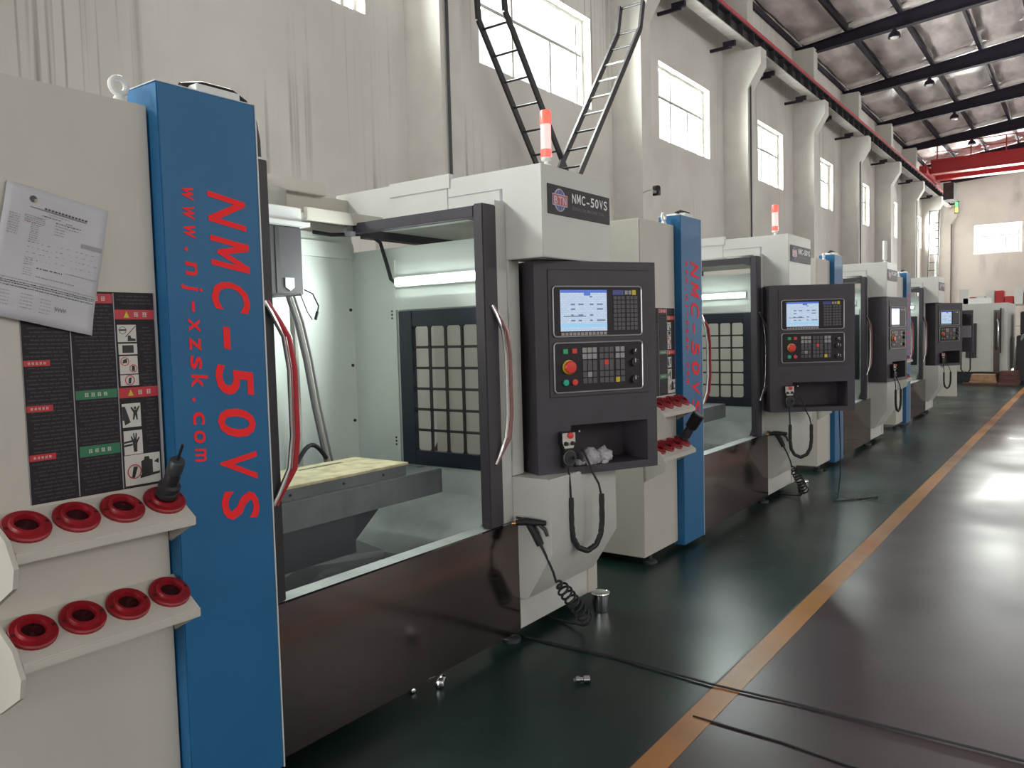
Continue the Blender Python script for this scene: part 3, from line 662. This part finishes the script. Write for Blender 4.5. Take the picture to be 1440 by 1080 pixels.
em.box(c[0], c[0]+.0012, 3.415, 3.557, 2.255, 2.313, 1).box(c[0], c[0]+.0016, 3.419, 3.553, 2.259, 2.309, 2)
em.text('BTN', (c[0]+.002, 3.425, 2.264), (0, 1, 0), (0, 0, 1), .04, pitch=.041, wid=.032, bold=.02, mi=3)
P(em, 'globe_emblem', ['emblem_blue', 'emblem_line', 'emblem_red', 'emblem_line'], npl)
# beacon lamp
bc = P(MB().lathe([(.030, 2.45), (.030, 2.462), (.013, 2.464), (.013, 2.485), (.027, 2.487), (.027, 2.50)], (-2.258, 3.45, 0), n=16), 'beacon_lamp', 'beacon_off')
P(MB().lathe([(.027, 2.50), (.029, 2.505), (.029, 2.54)], (-2.258, 3.45, 0), n=16), 'beacon_lens', 'beacon_red', bc)
P(MB().lathe([(.027, 2.54), (.027, 2.665)], (-2.258, 3.45, 0), n=16), 'beacon_tube', 'beacon_pink', bc)
P(MB().lathe([(.029, 2.665), (.029, 2.725), (.024, 2.735)], (-2.258, 3.45, 0), n=16), 'beacon_lens', 'beacon_red', bc)
# levelling feet
for x, y in ((-2.47, 1.0), (-2.45, 3.30), (-2.5, 3.95), (-4.1, 1.0), (-4.1, 3.25)):
    P(MB().lathe([(.05, 0), (.05, .018), (.03, .024), (.013, .026), (.013, .058)], (x, y, 0), n=12), 'levelling_foot', 'iron_dark')

# control box (own frame: x along its face, y into it, z up)
cb = MB().box(0, .755, 0, .27, 1.118, 1.985).box(0, .755, 0, .27, .852, .893).box(0, .20, 0, .27, .893, 1.118).box(.69, .755, 0, .27, .893, 1.118).box(.2, .69, .245, .27, .893, 1.118)
BOX = cb.build('control_box', 'navy', M1, (0, 0, 0))
def Bx(mb, name, mats, bevel=0): return mb.build(name, mats, BOX, (0, 0, 0), bevel)
Bx(MB().box(.078, .705, -.004, .0, 1.27, 1.94), 'front_plate', 'navy', .002)
def rrect(mb, x0, x1, z0, z1, r, y, rad, mi=0):
    pts = []
    for cx, cz, a0 in ((x1-r, z1-r, 0), (x0+r, z1-r, 90), (x0+r, z0+r, 180), (x1-r, z0+r, 270)):
        for k in range(5):
            a = math.radians(a0+22.5*k); pts.append((cx+r*math.cos(a), y, cz+r*math.sin(a)))
    pts.append(pts[0]); mb.tube(pts, rad, 6, mi)
Bx(MB().box(.103, .657, -.009, -.004, 1.588, 1.853), 'screen_unit', 'panel', .003)
fm = MB(); rrect(fm, .104, .656, 1.589, 1.852, .018, -.010, .0042); Bx(fm, 'chrome_rim', 'rim')
fm = MB(); rrect(fm, .104, .657, 1.295, 1.556, .018, -.010, .0042); Bx(fm, 'chrome_rim', 'rim')
Bx(MB().box(.103, .658, -.009, -.004, 1.294, 1.557), 'button_unit', 'panel', .003)
Bx(MB().box(.147, .432, -.011, -.009, 1.616, 1.833), 'lcd_screen', 'lcd')
lt = MB(); lt.box(.147, .432, -.0116, -.011, 1.818, 1.833, 0).box(.29, .33, -.0118, -.0116, 1.803, 1.833, 0).box(.147, .432, -.0116, -.011, 1.635, 1.655, 2)
rr = random.Random(2)
for z in (1.797, 1.757, 1.732, 1.70, 1.672):
    for (x, w) in ((.21, .03), (.255, .04), (.325, .03), (.37, .05)):
        if rr.random() < .8: lt.box(x, x+w*rr.uniform(.5, 1), -.0116, -.011, z-.004, z+.004, 1)
lt.box(.165, .30, -.0116, -.011, 1.692, 1.698, 1)
Bx(lt, 'screen_readout', ['lcd_blue', 'lcd_text', 'lcd_cyan'])
sk = MB()
for k in range(12): sk.box(.15+.0237*k, .15+.0237*k+.018, -.012, -.009, 1.594, 1.610)
Bx(sk, 'soft_keys', 'grey_key')
kp = MB()
for i in range(6):
    for j in range(8):
        x = .475+.0255*i+(.006 if i > 2 else 0); z = 1.80-.0235*j
        kp.box(x, x+.02, -.012, -.009, z-.018, z, 1 if not (j == 0) else 2)
kp.box(.548, .566, -.0125, -.009, 1.808, 1.830, 0).box(.572, .59, -.0125, -.009, 1.808, 1.830, 0).box(.596, .618, -.0125, -.009, 1.806, 1.832, 3).box(.47, .54, -.0115, -.009, 1.806, 1.832, 4)
Bx(kp, 'keypad', ['grey_key', 'dark_key', 'dark_key', 'yellow', 'emblem_blue'])
bk_ = MB()
for bi, (x0, n_) in enumerate(((.275, 3), (.38, 3), (.482, 2))):
    for r_ in range(3):
        for i in range(n_):
            for z0, low in ((1.528, 0), (1.432, 1)):
                x = x0+.031*i; z = z0-.034*r_
                mi = 1
                if not low and bi in (0, 2) and r_ < 2: mi = 0
                if not low and bi == 1 and r_ == 2 and i == 1: mi = 2
                if low and bi == 2 and r_ == 2 and i == 0: mi = 3
                if low and bi == 0 and r_ == 1 and i == 1: mi = 0
                bk_.box(x, x+.025, -.013, -.009, z-.027, z, mi)
Bx(bk_, 'push_buttons', ['grey_key', 'dark_key', 'red_btn', 'yellow'])
Bx(MB().lathe([(.038, 0), (.038, .008), (.034, .010)], (.19, -.009, 1.428), (0, -1, 0), 24, 0).lathe([(.024, .008), (.024, .012), (.033, .015), (.034, .024), (.029, .029), (.0001, .031)], (.19, -.009, 1.428), (0, -1, 0), 24, 1), 'emergency_stop', ['yellow', 'red_btn'])
Bx(MB().box(.150, .190, -.011, -.009, 1.492, 1.53).box(.157, .183, -.016, -.011, 1.499, 1.523, 1), 'start_button', ['black', 'green_btn'])
Bx(MB().box(.205, .245, -.011, -.009, 1.493, 1.531).box(.212, .238, -.016, -.011, 1.500, 1.524, 1), 'stop_button', ['black', 'red_btn'])
for x, m in ((.168, 'teal_btn'), (.222, 'red_btn')):
    Bx(MB().lathe([(.022, 0), (.022, .004)], (x, -.009, 1.347), (0, -1, 0), 16, 0).lathe([(.016, .004), (.016, .012), (.0001, .013)], (x, -.009, 1.347), (0, -1, 0), 16, 1), 'round_button', ['black', m])
for z, r_ in ((1.498, .014), (1.44, .022), (1.347, .022)):
    Bx(MB().lathe([(r_, 0), (r_*.95, .02), (.0001, .021)], (.597, -.009, z), (0, -1, 0), 18, 0).box(.596, .6, -.0312, -.03, z, z+r_*.9, 1).box(.598+r_+.003, .598+r_+.008, -.0096, -.009, z-.01, z+.014, 1), 'rotary_knob', ['black', 'letter_white'])
Bx(MB().lathe([(.006, 0), (.006, .012)], (.245, -.0, 1.085), (0, -1, 0), 8), 'pendant_hook', 'chrome')
def place_box(box, base, x, y, a_deg):
    box.location = (x-base.x, y-base.y, 0); box.rotation_euler = (0, 0, math.radians(90-a_deg))
place_box(BOX, Vector(E0), -2.327, 3.41, 28.48)
MBASE = [M1]
for dy, lab in ((3.97, 'white machining centre with its control box swung out, beside the paper-bearing machine'), (8.2, 'third white machining centre of the row, its beacon lamp unlit'), (12.6, 'fourth and last white machining centre, nearest the wooden planks')):
    c = copy_tree(M1); c.location = (E0[0], E0[1]+dy, 0); c['label'] = lab; MBASE.append(c)
def child(o, nm): return [c for c in o.children if c.name.split('.')[0] == nm]
BOXT = [(-2.327, 3.41, 28.48), (-2.33, 7.13, 55), (-2.2, 11.48, 9), (-2.27, 16.03, 27)]
for i in (1, 2, 3):
    place_box(child(MBASE[i], 'control_box')[0], MBASE[i].location, *BOXT[i])
    for h in child(MBASE[i], 'right_door')[0].children:
        if h.name.startswith('door_handle'): h.data = [x for x in child(M1, 'right_door')[0].children if x.name.startswith('door_handle')][0].data if h.data.materials[0].name == 'chrome' else h.data
    if i == 1: child(MBASE[i], 'beacon_lamp')[0].location.x -= .11
    if i > 1:
        for b in child(MBASE[i], 'beacon_lamp'):
            for x in b.children:
                x.data = x.data.copy(); x.data.materials[0] = MATS['beacon_off']

# ------------------------------------------------------------------ loose things
def boxpt(i, lx, ly, lz):
    x, y, a = BOXT[i]; a = math.radians(a)
    return Vector((x+lx*math.sin(a)-ly*math.cos(a), y+lx*math.cos(a)+ly*math.sin(a), lz))
# handwheel pendants
PL = ['handwheel pendant hanging on the control box beside crumpled gloves', 'handwheel pendant hanging on the swung out control box', 'handwheel pendant hanging on the third machine control box', 'handwheel pendant hanging on the last machine control box']
pend = None
for i in range(4):
    x, y, a = BOXT[i]
    if pend is None:
        e = pend = empty('handwheel_pendant', (0, 0, 0), PL[0], 'pendant', 'handwheel pendants on the control boxes')
        MB().prism([(.118, 1.09), (.202, 1.09), (.202, 1.03), (.19, 1.0), (.19, .90), (.13, .90), (.13, 1.0), (.118, 1.03)], -.045, -.002).build('pendant_body', 'black', e, bevel=.005)
        MB().prism([(.122, 1.085), (.198, 1.085), (.198, 1.035), (.185, 1.005), (.135, 1.005), (.122, 1.035)], -.048, -.045).build('face_plate', 'picto', e)
        MB().lathe([(.016, 0), (.016, .014), (.0001, .016)], (.165, -.048, 1.072), (0, -1, 0), 14).build('stop_button', 'red_btn', e)
        for dx in (.14, .18): MB().lathe([(.012, 0), (.010, .014), (.0001, .015)], (dx, -.048, 1.03), (0, -1, 0), 12).build('selector_knob', 'black', e)
        MB().lathe([(.040, -.002), (.040, .006), (.034, .014), (.0001, .015)], (.16, -.045, .955), (0, -1, 0), 24).lathe([(.008, .014), (.007, .035), (.0001, .036)], (.178, -.045, .955), (0, -1, 0), 10).build('handwheel_dial', 'charcoal', e)
        dl = MB(); rg = [(.16+.036*math.cos(t), -.054, .955+.036*math.sin(t)) for t in [k*math.pi/12 for k in range(25)]]; dl.tube(rg, .002, 5); dl.build('dial_ring', 'ink_light', e)
        MB().tube([(.16, -.03, .905), (.155, -.05, .87), (.155, -.06, .80), (.157, -.06, .72)], .006, 6).tube([(.345, -.06, .73), (.335, -.05, .80), (.31, -.03, .86), (.30, -.02, .90), (.26, -.005, 1.0)], .006, 6).build('cable', 'rubber', e)
        U = [(.157, -.06, .745), (.157, -.06, .60), (.165, -.06, .53), (.195, -.06, .475), (.25, -.06, .45), (.305, -.06, .475), (.335, -.06, .53), (.345, -.06, .60), (.345, -.06, .745)]
        sm = [];
        for k in range(len(U)-1):
            for t in (0, .25, .5, .75): sm.append(Vector(U[k]).lerp(Vector(U[k+1]), t))
        sm.append(U[-1]); MB().tube(sm, [.014+.0018*(k % 2) for k in range(len(sm))], 10).build('coiled_cable', 'rubber', e)
    else: e = copy_tree(pend); e['label'] = PL[i]
    e.location = (x, y, 0); e.rotation_euler = (0, 0, math.radians(90-a))
# crumpled gloves in the control box tray
def blob(name, cen, rad, seed, m, parent=None, off=(0, 0, 0), sub=3):
    bm = bmesh.new(); bmesh.ops.create_icosphere(bm, subdivisions=sub, radius=1); r = random.Random(seed)
    ws = [(Vector((r.gauss(0, 1), r.gauss(0, 1), r.gauss(0, 1))).normalized(), r.uniform(2, 5), r.uniform(0, 6)) for _ in range(9)]
    zmin = -0.75
    for v in bm.verts:
        k = 1+sum(.045*math.sin(f*3*v.co.dot(d)+p) for d, f, p in ws)
        v.co = v.co*k
        v.co.z = max(v.co.z, zmin)
        v.co = Vector((cen[0]+v.co.x*rad[0]-off[0], cen[1]+v.co.y*rad[1]-off[1], cen[2]+(v.co.z-zmin)*rad[2]-off[2]))
    me = bpy.data.meshes.new(name); bm.to_mesh(me); bm.free(); me.materials.append(MATS[m]); me.polygons.foreach_set('use_smooth', [True]*len(me.polygons))
    o = bpy.data.objects.new(name, me); COL.objects.link(o)
    if parent: o.parent = parent
    return o
for k, (lx, ly, rad, lab) in enumerate(((.345, .06, (.055, .06, .05), 'crumpled white work glove in the control box tray, beside the pendant cable'), (.44, .075, (.06, .05, .045), 'crumpled white work glove in the tray, farther from the pendant'), (.265, .05, (.03, .025, .018), 'small grey rag scrap lying by the handwheel pendant'))):
    p = boxpt(0, lx, ly, .893); e = empty('work_glove' if k < 2 else 'rag_scrap', p, lab, 'glove' if k < 2 else 'rag')
    blob('cloth', (0, 0, 0), rad, 11+k, 'glove', e)
    if k < 2:
        for q in range(3): blob('finger', (.03*(q-1)+.012*k, -.045, .0), (.013, .03, .014), 30+q, 'glove', e, sub=2)

# tool holder in the rack, and a milling head on the next machine
def holder(base, scale, label, heavy=False):
    e = empty('tool_holder', base, label, 'tool holder'); a = ax
    if not heavy:
        MB().lathe([(.030, 0), (.034, .004), (.034, .018), (.029, .021), (.029, .028), (.034, .031), (.034, .043), (.024, .050), (.024, .075), (.021, .095)], (0, 0, 0), a, 24).build('flange_body', 'charcoal', e)
        MB().lathe([(.023, .092), (.025, .096), (.025, .135), (.021, .141), (.010, .142)], (0, 0, 0), a, 24).build('collet_nut', 'iron_dark', e)
        MB().lathe([(.0045, .14), (.0045, .20), (.0005, .204)], (0, 0, 0), a, 10).build('cutter', 'black', e)
    else:
        MB().lathe([(.030, 0), (.034, .004), (.034, .018), (.029, .021), (.029, .028), (.034, .031), (.034, .05), (.03, .10)], (0, 0, 0), a, 24).build('flange_body', 'iron_dark', e)
        MB().lathe([(.034, .10), (.042, .105), (.045, .215), (.040, .222), (.0001, .223)], (0, 0, 0), a, 20).build('milling_head', 'black', e)
    return e
holder(Vector((-2.386, .969+.1365*3, 1.106))+ax*.021, 1, 'black collet tool holder with cutter standing in a red rack socket')
h = holder(Vector((-2.386, .969+.1365*3+3.97, .808))+ax*.021, 1, 'heavy black milling head lying out of the next machine tool rack', True)

# paper sheet on the cabinet
pe = empty('paper_sheet', (-2.445, 1.10, 1.64), 'crumpled printed paper form taped over the warning placard', 'paper')
off = (-2.445, 1.10, 1.64)
TL, TR, BRp = Vector((1.0, 2.07)), Vector((1.282, 2.015)), Vector((1.203, 1.635)); BL = TL+BRp-TR-Vector((0, -.01))
def pp(u, v, lift=0):
    a = TL.lerp(TR, u); b = BL.lerp(BRp, u); q = a.lerp(b, v)
    x = -2.443+.010*math.sin(3.0*u+1)*v+.022*(v**3)*(u**2)+.004*math.sin(7*v+5*u)+lift
    return (x, q.x, q.y)
mb = MB(); n = 14
mb.add([pp(i/n, j/n) for j in range(n+1) for i in range(n+1)], [(j*(n+1)+i, j*(n+1)+i+1, (j+1)*(n+1)+i+1, (j+1)*(n+1)+i) for j in range(n) for i in range(n)])
o = mb.build('sheet', 'paper', pe, off); md = o.modifiers.new('t', 'SOLIDIFY'); md.thickness = .0006
pr = MB(); rr = random.Random(9)
def dash(u0, u1, v, h, mi): pr.quad(pp(u0, v, .0012), pp(u1, v, .0012), pp(u1, v+h, .0012), pp(u0, v+h, .0012), mi)
def row(u0, u1, v, h=.006, mi=1, gap=.008):
    u = u0
    while u < u1:
        L = rr.uniform(.006, .03); dash(u, min(u1, u+L), v, h*rr.uniform(.6, 1.1), mi); u += L+gap*rr.uniform(.4, 1.4)
for k in range(13): dash(.37+.034*k, .37+.034*k+.024, .125, .014, 0)
dash(.23, .80, .145, .004, 0)
row(.42, .62, .165, .005, 2); row(.36, .55, .185, .008, 0); row(.60, .66, .195, .008, 0)
for v in (.21, .225, .24, .255): row(.20, .40, v, .007, 1 if v < .25 else 2)
for k in range(9): row(.06, .16, .225+.018*k, .006, 1); row(.27, .35, .27+.016*k, .006, 1)
for k in range(5): row(.50, .75 if k < 2 else .60, .21+.022*k, .008, 1 if k else 0)
dash(.77, .985, .315, .034, 1)
for v in (.40, .44, .48, .53): row(.27, .50, v, .006, 1, .03); row(.54, .95, v-.012, .006, 1, .05)
for k in range(4): row(.26, .34, .52+.017*k, .006, 1); row(.26, .34, .60+.017*k, .006, 1)
row(.38, .62, .585, .010, 0, .012); row(.66, .98, .575, .007, 1); row(.38, .75, .65, .008, 1)
for v in (.70, .72, .735, .755): row(.02, .98, v, .007, 0 if v > .71 else 1, .006)
for k in range(5):
    row(.03, .17, .80+.025*k, .006, 1); row(.27, .38, .80+.025*k, .006, 1); row(.45, .56, .81+.025*k, .005, 1)
for k in range(9): dash(.60+.013*k, .60+.013*k+.006, .845+.012*(k % 2), .022, 0)
pr.build('printed_text', ['ink', 'ink_light', 'ink_red'], pe, off)['kind'] = 'stuff'
lg = MB()
lg.add([pp(.25+.035*math.cos(t), .085+.025*math.sin(t), .0013) for t in [k*math.pi/8 for k in range(16)]], [list(range(16))], 0)
lg.add([pp(.275+.016*math.cos(t), .093+.012*math.sin(t), .0016) for t in [k*math.pi/6 for k in range(12)]], [list(range(12))], 1)
lg.build('printed_logo', ['ink', 'board'], pe, off)

# fixture plate on the first machine table
fx = empty('fixture_plate', (-2.92, 2.4, .926), 'grey steel fixture plate with a yellowish board, on the machine table', 'plate'); off = (-2.92, 2.4, .926)
MB().box(-3.10, -2.745, 1.90, 2.86, .926, .976).build('plate', 'iron', fx, off, .002)
MB().box(-3.13, -2.742, 1.90, 2.875, .976, .988).build('cover_board', 'board', fx, off, .002)
MB().box(-3.06, -3.035, 2.44, 2.71, .988, .9885).build('board_slot', 'iron_dark', fx, off)
for y in (2.15, 2.45, 2.7): MB().lathe([(.006, 0), (.006, .003)], (-2.745, y, .95), (1, 0, 0), 8).build('bolt', 'black', fx, off)

# air guns with coiled hoses
def coil(p0, p1, turns, r, n=14):
    p0, p1 = Vector(p0), Vector(p1); d = (p1-p0); t = d.normalized(); a = t.orthogonal().normalized(); b = t.cross(a); out = []
    for k in range(turns*n+1):
        f = k/(turns*n); an = 2*math.pi*k/n; rr_ = r*min(1, 4*f+.2)
        out.append(p0+d*f+(a*math.cos(an)+b*math.sin(an))*rr_)
    return out
def airgun(dy, label):
    base = Vector((-2.30, 3.33+dy, .62)); e = empty('air_blow_gun', (-2.30, 3.30+dy, .5), label, 'air gun', 'air guns hanging beside the aprons'); off = (-2.30, 3.30+dy, .5)
    Y = 3.30+dy
    MB().tube([(-2.385, Y-.02, .64), (-2.34, Y, .648), (-2.30, Y, .648), (-2.23, Y+.02, .648)], [.014, .021, .020, .012], 10).build('gun_barrel', 'rubber', e, off)
    MB().tube([(-2.325, Y, .645), (-2.29, Y+.01, .59), (-2.265, Y+.02, .53)], [.018, .021, .019], 10).build('gun_grip', 'rubber', e, off)
    MB().tube([(-2.27, Y+.01, .645), (-2.235, Y+.02, .615), (-2.225, Y+.025, .58)], [.009, .010, .008], 8).build('gun_trigger', 'charcoal', e, off)
    MB().lathe([(.010, 0), (.010, .03), (.006, .032)], (-2.375, Y-.02, .64), (-1, -.3, -.15), 10).build('brass_nozzle', 'brass', e, off)
    MB().box(-2.41, -2.36, Y+.0, Y+.028, .655, .668).build('hanging_hook', 'chrome', e, off)
    pts = [(-2.262, Y+.02, .53), (-2.235, Y+.03, .47), (-2.21, Y+.05, .39)]+coil((-2.20, Y+.07, .34), (-2.14, Y+.26, .09), 9, .034)
    pts += [(-2.2, Y+.32, .03), (-2.35, Y+.36, .012), (-2.55, Y+.38, .012)]
    MB().tube(pts, .0065, 8).build('coiled_hose', 'rubber', e, off)
airgun(0, 'black air blow gun with coiled hose beside the first steel apron')
airgun(3.97, 'black air blow gun with coiled hose beside the second steel apron')

def cup(dy, label):
    e = empty('coolant_cup', (-2.27, 3.93+dy, 0), label, 'cup', 'chrome cups under the tower bases'); off = (-2.27, 3.93+dy, 0)
    MB().lathe([(.0001, 0), (.040, .001), (.048, .05), (.050, .11), (.046, .11), (.044, .05), (.036, .006), (.0001, .005)], (-2.27, 3.93+dy, 0), n=20).build('cup_body', 'chrome', e, off)
    MB().lathe([(.052, .104), (.054, .110), (.052, .116), (.046, .112)], (-2.27, 3.93+dy, 0), n=20).build('rim', 'chrome', e, off)
cup(0, 'shiny metal cup on the floor under the first tower base')
cup(3.97, 'shiny metal cup on the floor under the second tower base')

# floor clutter
def bit(loc, r, h, label, m='chrome', rz=0):
    e = empty('metal_fitting', loc, label, 'fitting', rz=rz)
    MB().lathe([(r*.7, -h), (r, -h*.9), (r, -h*.1), (r*.6, 0), (r*.6, h*.35), (r*.85, h*.4), (r*.85, h*.9), (r*.5, h)], (0, 0, r), (0, 1, 0), 14).build('threaded_body', m, e)
    MB().lathe([(r*.45, h), (r*.45, h*1.25), (.0001, h*1.27)], (0, 0, r), (0, 1, 0), 10).build('pin', 'iron', e)
bit((-2.40, 2.68, 0), .022, .04, 'bright threaded metal fitting lying by the steel apron', rz=.5)
bit((-1.87, 3.06, 0), .018, .035, 'small metal fitting lying alone on the green floor', rz=2.2)
bit((-2.47, 2.56, 0), .012, .02, 'tiny metal plug lying under the steel apron edge', rz=1.2)
tag(MB().tube([(-2.7, 3.36, .008), (-2.49, 3.365, .007), (-1.9, 3.385, .007), (-1.37, 3.345, .009), (-1.0, 3.36, .007), (-.31, 3.354, .007), (.3, 3.33, .007), (1.2, 3.38, .007)], .005, 8).build('floor_cable', 'rubber'), 'thin black cable lying across the floor and the yellow line', 'cable')
tag(MB().tube([(-1.32, 3.03, .004), (-1.12, 3.02, .004), (-.95, 3.016, .004), (-.7, 2.98, .004), (-.45, 2.99, .004)], .004, 6).build('power_lead', 'rubber'), 'short thin cord lying on the grey aisle floor', 'cord')
tag(MB().tube([(-1.86, 7.62, .85), (-1.85, 7.62, .5), (-1.85, 7.62, .25), (-1.87, 7.60, .04), (-1.90, 7.57, .008), (-1.75, 7.75, .008), (-1.6, 7.95, .008)], .006, 6).build('hanging_cable', 'rubber'), 'thin black cable hanging from the swung out control box to the floor', 'cable')

# ------------------------------------------------------------------ far end of the hall
fm_ = empty('far_lathe', (-2.5, 25.6, 0), 'white far machine with a dark door and silver guard at the aisle end', 'machine'); off = (-2.5, 25.6, 0)
MB().box(-3.6, -1.82, 25.0, 27.6, .29, 2.14).build('body', 'housing', fm_, off, .01)
MB().box(-3.5, -1.9, 25.06, 27.5, 0, .29).build('base', 'iron_dark', fm_, off)
MB().box(-2.80, -2.54, 24.98, 25.0, .675, 1.61).build('dark_door', 'navy', fm_, off, .003)
MB().box(-2.65, -2.62, 24.96, 24.98, 1.05, 1.18).build('door_handle', 'chrome', fm_, off)
MB().box(-2.14, -2.0, 24.94, 25.0, .12, 1.95).build('silver_guard', 'steel', fm_, off)
MB().box(-2.10, -2.07, 24.92, 24.94, .9, 1.9).box(-1.99, -1.965, 24.93, 25.0, .8, 2.0).build('guard_slot', 'black', fm_, off)
MB().tube([(-2.05, 24.9, 1.7), (-2.03, 24.86, 1.6), (-2.03, 24.86, 1.0), (-2.05, 24.9, .9)], .02, 8).build('guard_handle', 'chrome', fm_, off)
MB().box(-2.9, -2.3, 25.3, 26.2, 2.14, 2.30).build('top_box', 'white', fm_, off)
MB().box(-3.0, -2.78, 25.3, 25.6, 2.14, 2.55).build('motor_tower', 'housing', fm_, off)
sc_ = empty('arm_control_panel', (-2.35, 20.2, .0), 'narrow dark control panel on an arm beyond the last white machine', 'panel'); off = (-2.35, 20.2, 0)
MB().box(-2.45, -2.40, 19.9, 20.3, .95, 1.92).box(-2.40, -2.13, 20.25, 20.32, .98, 1.90).build('panel_case', 'navy', sc_, off)
MB().box(-2.36, -2.16, 20.235, 20.25, 1.30, 1.56).build('button_field', 'ink_light', sc_, off)
MB().box(-2.34, -2.18, 20.235, 20.25, 1.6, 1.82).build('screen', 'panel', sc_, off)
MB().box(-2.9, -2.42, 20.05, 20.15, 0, 1.0).build('pedestal', 'cream', sc_, off)
MB().tube([(-2.35, 20.22, .98), (-2.35, 20.2, .6), (-2.25, 20.2, .45), (-2.17, 20.2, .6), (-2.17, 20.2, .98)], .015, 8).build('cable', 'rubber', sc_, off)
# planks and crates on the floor at the aisle end
for k, (x0, x1, y0, y1, z, m, lab) in enumerate(((-2.62, -2.0, 24.2, 24.6, .26, 'wood', 'pale wooden plank stack lying before the far white machine'), (-1.98, -1.5, 24.3, 24.8, .34, 'brown', 'dark red-brown wooden block beside the pale planks'))):
    e = empty('plank_stack' if k == 0 else 'wood_block', ((x0+x1)/2, (y0+y1)/2, 0), lab, 'planks' if k == 0 else 'block'); off = ((x0+x1)/2, (y0+y1)/2, 0)
    for j in range(3):
        MB().box(x0+.02*j, x1-.015*j, y0+.01*j, y1, z/3*j+.002, z/3*(j+1)).build('plank', m, e, off, .006)
tag(MB().box(-2.75, -1.55, 23.9, 24.15, 0, .05).build('floor_board', 'brown', bevel=.004), 'long brown board lying flat on the floor before the planks', 'board')
# storage racks with red and white parts
def rack(x0, x1, y, lab, seed):
    e = empty('storage_rack', ((x0+x1)/2, y, 0), lab, 'rack', 'storage racks at the far end'); off = ((x0+x1)/2, y, 0)
    for x in (x0, x1):
        for d in (0, .9): MB().box(x-.03, x+.03, y+d-.03, y+d+.03, 0, 2.17).build('upright', 'pipe_grey', e, off)
    for z in (.6, 1.5, 2.2): MB().box(x0, x1, y-.02, y+.92, z-.03, z).build('shelf', 'pipe_grey', e, off)
    r = random.Random(seed)
    for k in range(7):
        x = x0+.15+(x1-x0-.3)*k/7; w = (x1-x0)/7*.8; hh = r.uniform(.25, .6)
        m = r.choice(['crane_red', 'crane_red', 'white', 'beacon_off', 'black'])
        b = MB().box(x, x+w, y+.1, y+.7, 2.2, 2.2+hh).build('storage_bin', m, None, (x+w/2, y+.4, 2.2), .02)
        b.location = (x+w/2, y+.4, 2.2); tag(b, {'crane_red': 'red', 'white': 'white', 'beacon_off': 'pale grey', 'black': 'black'}[m]+' plastic bin on top of '+('the rack behind the far white machine' if x0 < -2 else 'the rack beside the aisle end'), 'bin', 'bins on the far racks')
rack(-3.6, -1.4, 31.0, 'grey storage rack with red bins behind the far machine', 1)
rack(-1.2, 1.2, 31.0, 'grey storage rack with bins beside the aisle end', 4)
dm = empty('dark_machine', (-1.0, 26.5, 0), 'dark machine standing beside the far white machine', 'machine'); off = (-1.0, 26.5, 0)
MB().box(-1.66, -.2, 25.6, 27.5, 0, 1.25).build('base', 'navy', dm, off, .02)
MB().box(-1.6, -.9, 26.0, 27.3, 1.25, 1.9).build('head', 'charcoal', dm, off, .02)
MB().tube([(-1.7, 25.8, .2), (-1.65, 25.7, .9), (-1.5, 25.6, 1.25), (-1.3, 25.55, 1.35)], .04, 8).build('pipe', 'pipe_grey', dm, off)
# signal lamp at the girder end
sg = empty('signal_lamp', (-6.68, 55.0, 8.4), 'green and yellow signal lamp at the end of the crane girder', 'lamp'); off = (-6.68, 55, 8.4)
MB().box(-6.80, -6.56, 54.95, 55.1, 8.25, 8.95).build('lamp_case', 'black', sg, off)
MB().box(-6.76, -6.60, 54.93, 54.95, 8.62, 8.90).build('green_lens', 'sign_green', sg, off)
MB().box(-6.76, -6.60, 54.93, 54.95, 8.30, 8.58).build('yellow_lens', 'sign_yellow', sg, off)
MB().box(-7.1, -6.8, 55.0, 55.06, 8.78, 8.86).build('bracket', 'beam', sg, off)
